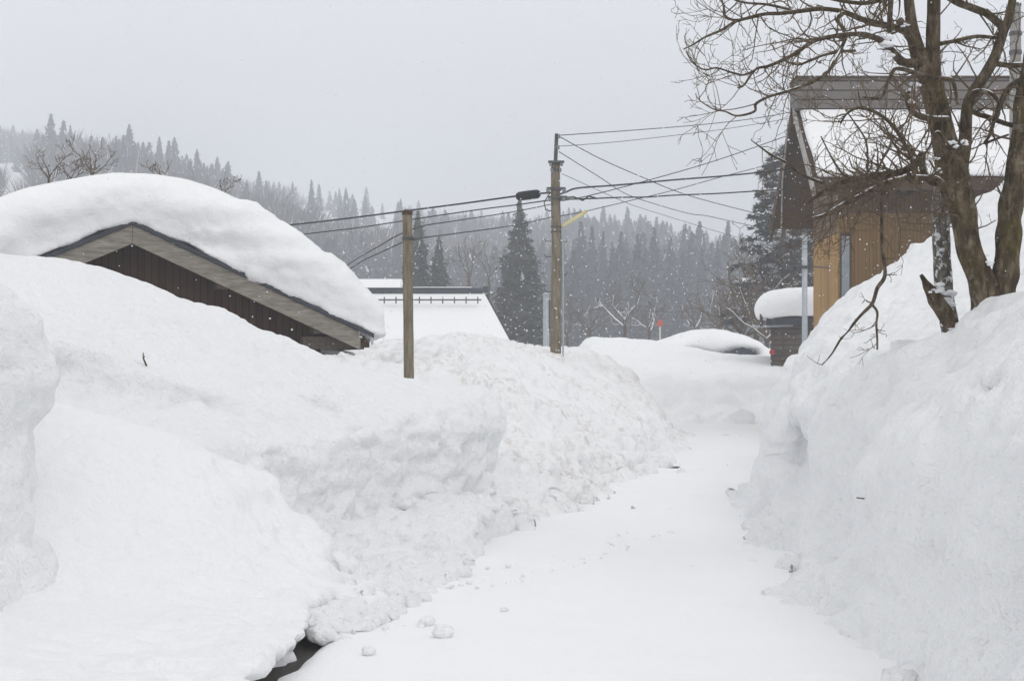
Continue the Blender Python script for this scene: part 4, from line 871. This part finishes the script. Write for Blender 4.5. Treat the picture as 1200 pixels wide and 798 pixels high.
# the dark pine behind the ochre house: needle tufts at branch ends
def pine(px, pyt, Y, wpx, lab, seed):
    rng = np.random.default_rng(seed); x = PX(px, Y); zb_ = float(terrain(x, Y)); h = PZ(pyt, Y)-zb_; rad = wpx*.5*Y/F
    o = empty('pine_tree', (x, Y, zb_), 0, lab, 'pine'); b = MB(); cs = []
    b.tube([(0, 0, -.5), (.1, 0, h*.5), (0, .1, h*.98)], [h*.02, h*.014, h*.003], 8); b.build('trunk', M['trunk'], o, True)
    lm = MB()
    for i in range(150):
        f = .12+.87*rng.random()**.85; L_ = rad*(1.05*(1-f)**.6+.08)*rng.uniform(.55, 1.15); a = rng.uniform(0, 6.28); z = f*h
        e_ = np.array([L_*math.cos(a), L_*math.sin(a), z+L_*rng.uniform(-.1, .25)])
        lm.tube([(0, 0, z), tuple(np.array([0, 0, z])*.5+e_*.5+np.array([0, 0, -.05*L_])), tuple(e_)], [.035, .025, .012], 4, caps=False)
        for q in range(7):
            t = rng.uniform(.45, 1.0) if q else 1.0; cs.append(np.array([0, 0, z])*(1-t)+e_*t+rng.normal(size=3)*.08*L_*np.array([1, 1, .5]))
    lm.build('branches', M['trunk'], o)
    cs = np.array(cs); k = 26; c = np.repeat(cs, k, 0); d = rng.normal(size=c.shape); d /= np.linalg.norm(d, axis=1)[:, None]
    s_ = np.cross(d, rng.normal(size=d.shape)); s_ /= np.linalg.norm(s_, axis=1)[:, None]; ln_ = rng.uniform(.15, .36, (len(c), 1))
    d[:, 2] *= .75
    v = np.stack([c-s_*.045+d*.03, c+s_*.045+d*.03, c+d*ln_], 1).reshape(-1, 3); n = len(c)
    mk('crown', v, np.arange(n*3).reshape(n, 3), M['pine'], o)
    cc = cs[rng.random(len(cs)) < .45]; k = 8; c = np.repeat(cc, k, 0)+rng.normal(size=(len(cc)*k, 3))*np.array([.16, .16, .05])+np.array([0, 0, .16])
    v = tri_cloud(c, .13, rng, 1, .3); n = len(v)//3; mk('clinging_snow', v, np.arange(n*3).reshape(n, 3), M['snow_plain'], o)
pine(916, 172, 64, 120, 'ragged dark pine with snow on its tufts behind the ochre house gable', 4)
pine(946, 215, 68, 90, 'second dark pine hidden mostly by the ochre house', 8)

# ------------------------------------------------------------------ the big bare tree
TY = 11.2
bt = empty('bare_tree', tuple(P(1160, 400, TY)), 0, 'big gnarled bare tree with forked mossy trunks on top of the tall bank', 'tree')
org = P(1160, 400, TY); rnd = random.Random(21)
def W(pts): return [P(px, py, Y)-org for px, py, Y, w in pts], [w*.5*Y/F for px, py, Y, w in pts]
def dense(pts, rad, m=6):
    out = smooth_line(pts, m); rr_ = []
    for i in range(len(rad)-1): rr_ += [rad[i]+(rad[i+1]-rad[i])*j/m for j in range(m)]
    return out, rr_+[rad[-1]]
def limb(name, pts, matn='limb', k=12, rough=.06, m=6):
    p, r_ = dense(*W(pts), m=m); b = MB(); b.tube(p, r_, k, rough, seed=rnd.random()*6); b.build(name, M[matn], bt, True); return p, r_
L0 = []
a = limb('trunk', [(1155, 440, TY, 28), (1155, 372, TY, 33), (1151, 335, TY, 31), (1139, 300, TY, 28), (1131, 262, TY, 29), (1124, 236, TY, 33), (1118, 208, TY, 37), (1110, 180, TY, 30), (1104, 155, TY, 27), (1097, 120, TY, 26), (1091, 95, TY, 27), (1084, 78, TY, 27)], 'bark', 22, .16); L0.append((a, 1))
a = limb('trunk', [(1171, 440, TY-.02, 28), (1173, 372, TY-.02, 30), (1175, 345, TY, 29), (1178, 320, TY, 29), (1182, 280, TY, 28), (1184, 250, TY, 27), (1189, 215, TY, 26), (1198, 150, TY, 24), (1203, 110, TY, 22), (1212, 50, TY, 18), (1230, -30, TY, 12)], 'bark_mossy', 22, .16); L0.append((a, 1))
a = limb('trunk', [(1118, 410, TY+.5, 22), (1109, 360, TY+.5, 21), (1105, 320, TY+.45, 21), (1103, 280, TY+.35, 20), (1102, 240, TY+.25, 20), (1106, 200, TY+.1, 16)], 'bark_snowy', 16, .08)
a = limb('broken_stub', [(1122, 412, TY+.3, 18), (1116, 385, TY+.3, 19), (1106, 365, TY+.28, 19), (1096, 350, TY+.25, 18), (1088, 338, TY+.22, 12), (1083, 328, TY+.2, 6), (1079, 322, TY+.2, 4)], 'bark', 12, .10)
# two leaders and the fork to the right
a = limb('limb', [(1087, 86, TY, 26), (1077, 66, TY, 20), (1070, 40, TY, 15), (1066, 10, TY, 12), (1062, -40, TY, 9)]); L0.append((a, 1))
a = limb('limb', [(1091, 92, TY, 24), (1093, 60, TY, 17), (1094, 30, TY, 16), (1094, 0, TY, 15), (1095, -50, TY, 11)]); L0.append((a, 1))
a = limb('limb', [(1073, 55, TY, 12), (1062, 36, TY-.05, 10), (1054, 24, TY-.1, 9)]);
a = limb('limb', [(1124, 225, TY, 22), (1127, 195, TY, 16), (1131, 165, TY, 15), (1134, 125, TY, 13), (1142, 106, TY, 13), (1156, 86, TY, 13), (1166, 66, TY, 12), (1175, 40, TY, 11), (1183, 18, TY, 10), (1190, -20, TY, 8)]); L0.append((a, 1))
SN = []
def br(pts, lvl=1, snow=0, name='limb', matn='limb'):
    a = limb(name, [(x_, y_, z_, w_*((.92 if name == 'hanging_branch' else 1.12) if w_ < 7 else 1.0)+.12) for x_, y_, z_, w_ in pts], matn, 8, .07); L0.append((a, lvl))
    SN.append((a, snow or .28))
    return a
br([(1078, 72, TY, 12), (1060, 74, TY-.1, 11), (1045, 60, TY-.2, 8.5), (1034, 49, TY-.3, 7), (1020, 43, TY-.4, 6.2), (1005, 40, TY-.5, 5.5), (976, 43, TY-.7, 4.6), (958, 47, TY-.8, 4), (945, 54, TY-.9, 4), (930, 64, TY-1, 3.8), (917, 71, TY-1.1, 3.6), (900, 78, TY-1.2, 3), (885, 82, TY-1.3, 2.6), (872, 100, TY-1.4, 2), (864, 103, TY-1.4, 1.6)], 2, .2)
br([(885, 82, TY-1.3, 2.4), (872, 88, TY-1.35, 2.2), (860, 86, TY-1.4, 2), (840, 80, TY-1.5, 1.8), (826, 82, TY-1.5, 1.6), (812, 74, TY-1.5, 1.3), (804, 61, TY-1.5, 1)], 1)
br([(1034, 29, TY+.2, 6.5), (1010, 23, TY+.1, 6), (987, 14, TY, 5), (965, 11, TY-.1, 4.6), (941, 13, TY-.2, 4.4), (915, 16, TY-.3, 4), (896, 17, TY-.4, 3.6), (875, 22, TY-.5, 3.2), (861, 26, TY-.6, 3), (845, 36, TY-.7, 2.6), (826, 44, TY-.8, 2.2), (813, 52, TY-.8, 1.7), (801, 58, TY-.8, 1.2)], 2)
br([(1066, 40, TY+.2, 9), (1050, 33, TY+.2, 7.5), (1034, 29, TY+.2, 6.5)], 1)
br([(990, 15, TY, 4), (980, 22, TY-.1, 4), (991, 38, TY-.3, 4), (989, 50, TY-.5, 3.8), (980, 68, TY-.8, 3.6), (970, 85, TY-1, 3.4), (955, 95, TY-1.1, 3.2), (938, 102, TY-1.2, 3), (920, 108, TY-1.3, 2.8), (900, 114, TY-1.3, 2.6), (886, 122, TY-1.3, 3), (884, 131, TY-1.3, 2.4), (864, 136, TY-1.4, 2), (850, 131, TY-1.4, 1.7), (836, 128, TY-1.4, 1.4), (820, 118, TY-1.4, 1), (815, 110, TY-1.4, .8)], 2)
br([(1002, 60, TY-.2, 3), (985, 61, TY-.3, 3), (965, 65, TY-.4, 2.8), (950, 71, TY-.5, 2.6), (936, 76, TY-.5, 2.2), (920, 72, TY-.6, 1.8)], 1)
br([(1122, 122, TY-.2, 3), (1116, 95, TY-.25, 4.2), (1098, 92, TY-.3, 4.5), (1078, 87, TY-.3, 4.5), (1056, 81, TY-.35, 4.5), (1047, 83, TY-.4, 4), (1038, 102, TY-.4, 3), (1032, 115, TY-.4, 2.6), (1010, 114, TY-.4, 2)], 1, .85)
br([(1137, 118, TY-.1, 4), (1141, 109, TY-.15, 4.5), (1152, 107, TY-.2, 4.5), (1164, 112, TY-.2, 4), (1170, 120, TY-.2, 3.5)], 1, .8)
br([(1118, 235, TY-.1, 9), (1100, 212, TY-.25, 6.5), (1085, 209, TY-.35, 6), (1062, 209, TY-.5, 5.5), (1040, 214, TY-.6, 5), (1022, 222, TY-.7, 4.6), (1005, 231, TY-.8, 4.2), (985, 241, TY-.85, 3.6), (966, 252, TY-.9, 3), (950, 256, TY-.9, 2)], 3, .9)
br([(1081, 181, TY-.35, 9), (1073, 192, TY-.4, 9.5), (1060, 200, TY-.45, 8.5), (1043, 204, TY-.5, 7.5), (1025, 206, TY-.6, 6.5), (1005, 209, TY-.65, 5.5), (985, 215, TY-.7, 4.5), (962, 226, TY-.8, 3.4), (944, 240, TY-.8, 2.4)], 3)
br([(1112, 215, TY-.1, 7), (1092, 214, TY-.2, 7), (1081, 198, TY-.3, 8), (1081, 181, TY-.35, 8.5)], 1)
br([(1072, 206, TY-.5, 3.2), (1066, 180, TY-.5, 3.6), (1058, 166, TY-.55, 3.8), (1048, 150, TY-.6, 3.8), (1036, 138, TY-.6, 3.6), (1022, 130, TY-.65, 3.4), (1005, 127, TY-.7, 3), (992, 134, TY-.7, 2.4), (985, 145, TY-.7, 1.8)], 3)
br([(1112, 140, TY-.1, 7), (1095, 140, TY-.15, 6), (1080, 137, TY-.2, 6.5), (1068, 130, TY-.2, 6), (1062, 112, TY-.2, 4), (1070, 106, TY-.2, 3)], 1, .7)
br([(1136, 128, TY+.05, 6), (1146, 134, TY+.05, 5.5), (1160, 138, TY+.05, 5.2), (1178, 145, TY+.05, 5), (1200, 151, TY+.05, 5)], 2, .6)
br([(1165, 142, TY+.1, 4), (1160, 158, TY+.1, 3.4), (1154, 168, TY+.1, 3), (1165, 164, TY+.1, 2.6), (1182, 158, TY+.1, 2)], 2)
br([(1154, 14, TY+.1, 9), (1173, 30, TY+.1, 10), (1174, 36, TY, 9)], 1, .5)
br([(1098, -12, TY+.1, 8), (1120, 2, TY+.1, 9), (1138, 9, TY+.1, 9), (1154, 15, TY+.1, 9)], 2, .5)
br([(1210, 92, TY, 6), (1190, 97, TY, 6), (1178, 110, TY, 7), (1170, 128, TY, 6), (1166, 140, TY, 5)], 1, .6)
br([(1100, 52, TY, 5), (1120, 48, TY, 4.2), (1145, 43, TY, 4), (1170, 45, TY, 3.6)], 2, .3)
br([(1168, 75, TY, 6), (1185, 77, TY, 5.5), (1205, 76, TY, 5)], 1, .8)
br([(1064, -6, TY+.2, 5), (1040, -2, TY, 5), (1015, 4, TY-.1, 4.5), (990, 2, TY-.2, 4), (960, -4, TY-.4, 3), (930, -10, TY-.5, 2)], 2)
br([(1044, 0, TY-.2, 6), (1043, 20, TY-.2, 5), (1041, 38, TY-.2, 5)], 1)
br([(935, 14, TY-.2, 3), (900, 6, TY-.4, 2.6), (870, 3, TY-.5, 2.2), (850, -5, TY-.6, 1.8)], 2)
br([(896, 17, TY-.4, 2.4), (872, 23, TY-.5, 2.4), (852, 22, TY-.6, 2.4), (848, 8, TY-.6, 2), (844, -6, TY-.6, 1.6)], 1)
br([(1125, 190, TY-.3, 4), (1110, 168, TY-.4, 3), (1098, 155, TY-.4, 2.6), (1088, 175, TY-.4, 2.2), (1075, 190, TY-.45, 2)], 2)
br([(990, 128, TY-.6, 1.2), (1003, 146, TY-.6, 1.5), (1014, 164, TY-.6, 1.8), (1017, 185, TY-.65, 2), (1016, 208, TY-.65, 2.2)], 2)
br([(962, 160, TY-.9, 1.2), (972, 180, TY-.85, 1.6), (984, 200, TY-.8, 2.2), (998, 212, TY-.7, 2.6)], 2)
br([(880, 164, TY-1, 1), (893, 174, TY-1, 1.8), (904, 182, TY-.95, 2.2), (920, 190, TY-.9, 2.4), (940, 205, TY-.85, 2.8), (965, 215, TY-.8, 3)], 1)
br([(1033, 222, TY-.6, 3), (1033, 250, TY-.7, 3.4), (1034, 290, TY-.8, 4.2), (1037, 322, TY-.9, 5), (1028, 338, TY-.95, 5), (1022, 356, TY-1, 4.5), (1008, 370, TY-1, 4), (995, 386, TY-1.05, 3.2), (985, 398, TY-1.1, 2.8), (975, 414, TY-1.1, 2.2), (963, 428, TY-1.1, 1.2)], 0, 0, 'hanging_branch')
br([(1022, 357, TY-1, 3.5), (1028, 366, TY-1, 3), (1027, 380, TY-1, 2.8), (1028, 396, TY-1, 2.6), (1028, 410, TY-1, 2.2)], 0, 0, 'hanging_branch')
tw = MB(); nt_ = 0
for (p, r_), lvl in L0:
    ln_ = sum((p[i+1]-p[i]).length for i in range(len(p)-1)); thin = r_[-1] < .03
    n = int(ln_/(.034 if lvl == 3 else .075 if lvl > 1 else .115)); out = []
    if thin: n += 1
    if lvl == 0: n = 6
    for _ in range(n):
        i = rnd.randrange(max(1, int(len(p)*.12)), len(p)-1); q = p[i]; d = (p[i+1]-p[i]).normalized()
        if q.z+org.z < 2.6 and r_[i] > .05: continue
        if d.length < .5: continue
        o_ = d.orthogonal(); o_.rotate(Matrix.Rotation(rnd.uniform(0, 6.283), 3, d)); a_ = rnd.uniform(.5, 1.2); nd = d*math.cos(a_)+o_*math.sin(a_)
        length = rnd.uniform(.15, .55)*(1.15 if lvl == 3 else .5 if lvl == 0 else 1)
        grow(q, nd, length, min(.010, max(r_[i]*.5, .0035)), 2, rnd, out, rnd.choice((.35, .15, -.15)), .20, .11, (.4, .95), (.3, .6), 6, .4)
    for pts, rad in out:
        if min(600+F*(q_.x+org.x)/(q_.y+org.y) for q_ in pts) < 786: continue
        tw.tube(pts, [max(q_, .0019) for q_ in rad], 4 if rad[0] > .006 else 3, caps=False); nt_ += 1
tw.build('twigs', M['twig'], bt, True)
sn = MB()
for (p, r_), dens in SN:
    i = 0
    while i < len(p)-3:
        n = rnd.randint(4, 12); seg = p[i:i+n]
        if len(seg) >= 3 and rnd.random() < dens:
            rr_ = [r_[i+j]*.62*(.45+.55*math.sin(math.pi*(j+.3)/(len(seg)-.4))) for j in range(len(seg))]
            sn.tube([q+Vector((0, 0, r_[i+j]*.72)) for j, q in enumerate(seg)], [max(x, .004) for x in rr_], 8, .1)
        i += n
for (px, py, Y, r) in ((1036, 52, TY-.3, .065), (1040, 64, TY-.25, .055), (1118, 166, TY-.12, .05), (1132, 166, TY-.14, .035), (1084, 180, TY-.33, .055), (1097, 200, TY-.2, .03), (1160, 305, TY-.1, .04), (1100, 336, TY+.2, .05), (1092, 340, TY+.2, .035), (1161, 355, TY-.2, .045), (1112, 350, TY+.35, .06), (1120, 372, TY+.3, .09), (1061, 28, TY-.1, .03), (1066, 118, TY-.25, .03), (1070, 104, TY-.25, .04)):
    c = P(px, py, Y)-org; v, f = clod_mesh(int(px), 'c', r=r); 
    for q_ in range(5):
        v, f = clod_mesh(int(px)+q_*13, 'c', r=r*rnd.uniform(.3, .75)); sn.add((v*np.array([rnd.uniform(.8, 1.5), 1, rnd.uniform(.5, 1.1)])+np.array(c)+np.array([rnd.gauss(0, .5)*r, 0, rnd.gauss(0, .45)*r-.25*r])).tolist(), f)
tag(sn.build('branch_snow', M['snow_plain'], bt, True), kind='stuff')

# twig stuck in the bank, sticks in the right wall
o = MB(); c = P(168, 420, 12.3); o.tube([(0, .1, -.06), (0, 0, .0), (.004, -.02, .05)], [.009, .008, .004], 6); o.tube([(0, 0, 0), (.014, 0, .02)], .004, 5)
t_ = o.build('stick', M['twig']); t_.location = c; tag(t_, 'short dark stick poking out of the long cut snow bank', 'stick')
for (pts, lb) in ((((1004, 583), (1012, 584), (1019, 585)), 'thin dark twig lying across the scraped face of the tall bank'), (((1017, 592), (1020, 593), (1019, 598)), 'tiny bent twig below the thin twig on the scraped face')):
    o = MB(); c = P(pts[0][0], pts[0][1], 9.78); o.tube([P(a, b, 9.74+.03*i)-c for i, (a, b) in enumerate(pts)], .005, 5); t_ = o.build('stick', M['twig']); t_.location = c; tag(t_, lb, 'stick')

# ------------------------------------------------------------------ falling snow and air
rr = np.random.default_rng(3); n = 9500
Yf_ = (rr.uniform(4.5**3, 34**3, n))**(1/3); c = np.stack([rr.uniform(-.46, .46, n)*Yf_, Yf_, rr.uniform(.3, .3+.4*34, n)], 1)
c = c[c[:, 2] < EYE+.30*c[:, 1]]
base = np.array([(1, 0, 0), (-1, 0, 0), (0, 1, 0), (0, -1, 0), (0, 0, 1), (0, 0, -1)], float); fa = np.array([(0, 2, 4), (2, 1, 4), (1, 3, 4), (3, 0, 4), (2, 0, 5), (1, 2, 5), (3, 1, 5), (0, 3, 5)])
sz = (np.clip(c[:, 1]*.00068, .002, .0155)*rr.uniform(.4, 1.15, len(c)))[:, None, None]; v = c[:, None]+base[None]*sz*rr.uniform(.5, 1.4, (len(c), 6, 1))
f = (fa[None]+6*np.arange(len(c))[:, None, None]).reshape(-1, 3)
tag(mk('falling_snow', v.reshape(-1, 3), f, M['snow_plain'], None, None, True), kind='stuff')

m = bpy.data.materials.new('haze_air'); m.use_nodes = True; nt = m.node_tree; nt.nodes.clear()
vo = nt.nodes.new('ShaderNodeVolumePrincipled'); vo.inputs['Density'].default_value = .0024; vo.inputs['Color'].default_value = (.915, .943, 1, 1); vo.inputs['Anisotropy'].default_value = 0
ot = nt.nodes.new('ShaderNodeOutputMaterial'); nt.links.new(vo.outputs[0], ot.inputs['Volume'])
h = MB(); h.box(-1000, 1000, -80, 960, -8, 150); tag(h.build('haze', m), kind='stuff')

# ------------------------------------------------------------------ sky, sun, camera
EL, AZ = math.radians(52), math.radians(140)
w = bpy.data.worlds.new('World'); S.world = w; w.use_nodes = True; nt = w.node_tree; nt.nodes.clear()
sky = nt.nodes.new('ShaderNodeTexSky'); sky.sky_type = 'NISHITA'; sky.sun_disc = False; sky.sun_elevation = EL; sky.sun_rotation = AZ; sky.dust_density = 4; sky.air_density = 1.5
hs_ = nt.nodes.new('ShaderNodeHueSaturation'); hs_.inputs['Saturation'].default_value = .12; nt.links.new(sky.outputs[0], hs_.inputs['Color'])
tc = nt.nodes.new('ShaderNodeTexCoord'); sp_ = nt.nodes.new('ShaderNodeSeparateXYZ'); nt.links.new(tc.outputs['Generated'], sp_.inputs[0])
oc = ramp(nt, sp_.outputs['Z'], [(0.0, (1.07, 1.07, 1.065)), (.35, (1.04, 1.04, 1.035)), (1.0, (.90, .90, .90))])
ml = nt.nodes.new('ShaderNodeMix'); ml.data_type = 'RGBA'; ml.blend_type = 'MULTIPLY'; ml.inputs[0].default_value = 1; nt.links.new(oc, ml.inputs[6]); ml.inputs[7].default_value = (10, 10, 10, 1)
mx = mixc(nt, .88, hs_.outputs[0], ml.outputs[2])
bg = nt.nodes.new('ShaderNodeBackground'); bg.inputs['Strength'].default_value = .1; nt.links.new(mx, bg.inputs['Color'])
ow = nt.nodes.new('ShaderNodeOutputWorld'); nt.links.new(bg.outputs[0], ow.inputs['Surface'])
sl_ = bpy.data.lights.new('sun', 'SUN'); sl_.energy = .5; sl_.angle = math.radians(25); sl_.color = (1, .98, .95)
so = bpy.data.objects.new('sun', sl_); C.objects.link(so); so.location = (0, 0, 60)
sd = Vector((math.sin(AZ)*math.cos(EL), math.cos(AZ)*math.cos(EL), math.sin(EL))); so.rotation_euler = sd.to_track_quat('Z', 'Y').to_euler()
cam = bpy.data.cameras.new('camera'); cam.sensor_width = 36; cam.lens = 36*F/1200; cam.shift_y = 31/1200; cam.clip_end = 3000; cam.clip_start = .1
co_ = bpy.data.objects.new('camera', cam); C.objects.link(co_); co_.location = (0, 0, EYE); co_.rotation_euler = (math.radians(90), 0, 0); S.camera = co_
S.view_settings.view_transform = 'Standard'; S.view_settings.look = 'None'; S.view_settings.exposure = .07; S.view_settings.gamma = 1
S.cycles.use_denoising = True; S.cycles.max_bounces = 12; S.cycles.diffuse_bounces = 9; S.cycles.volume_bounces = 2; S.cycles.transparent_max_bounces = 6; S.cycles.glossy_bounces = 2
S.cycles.use_fast_gi = False
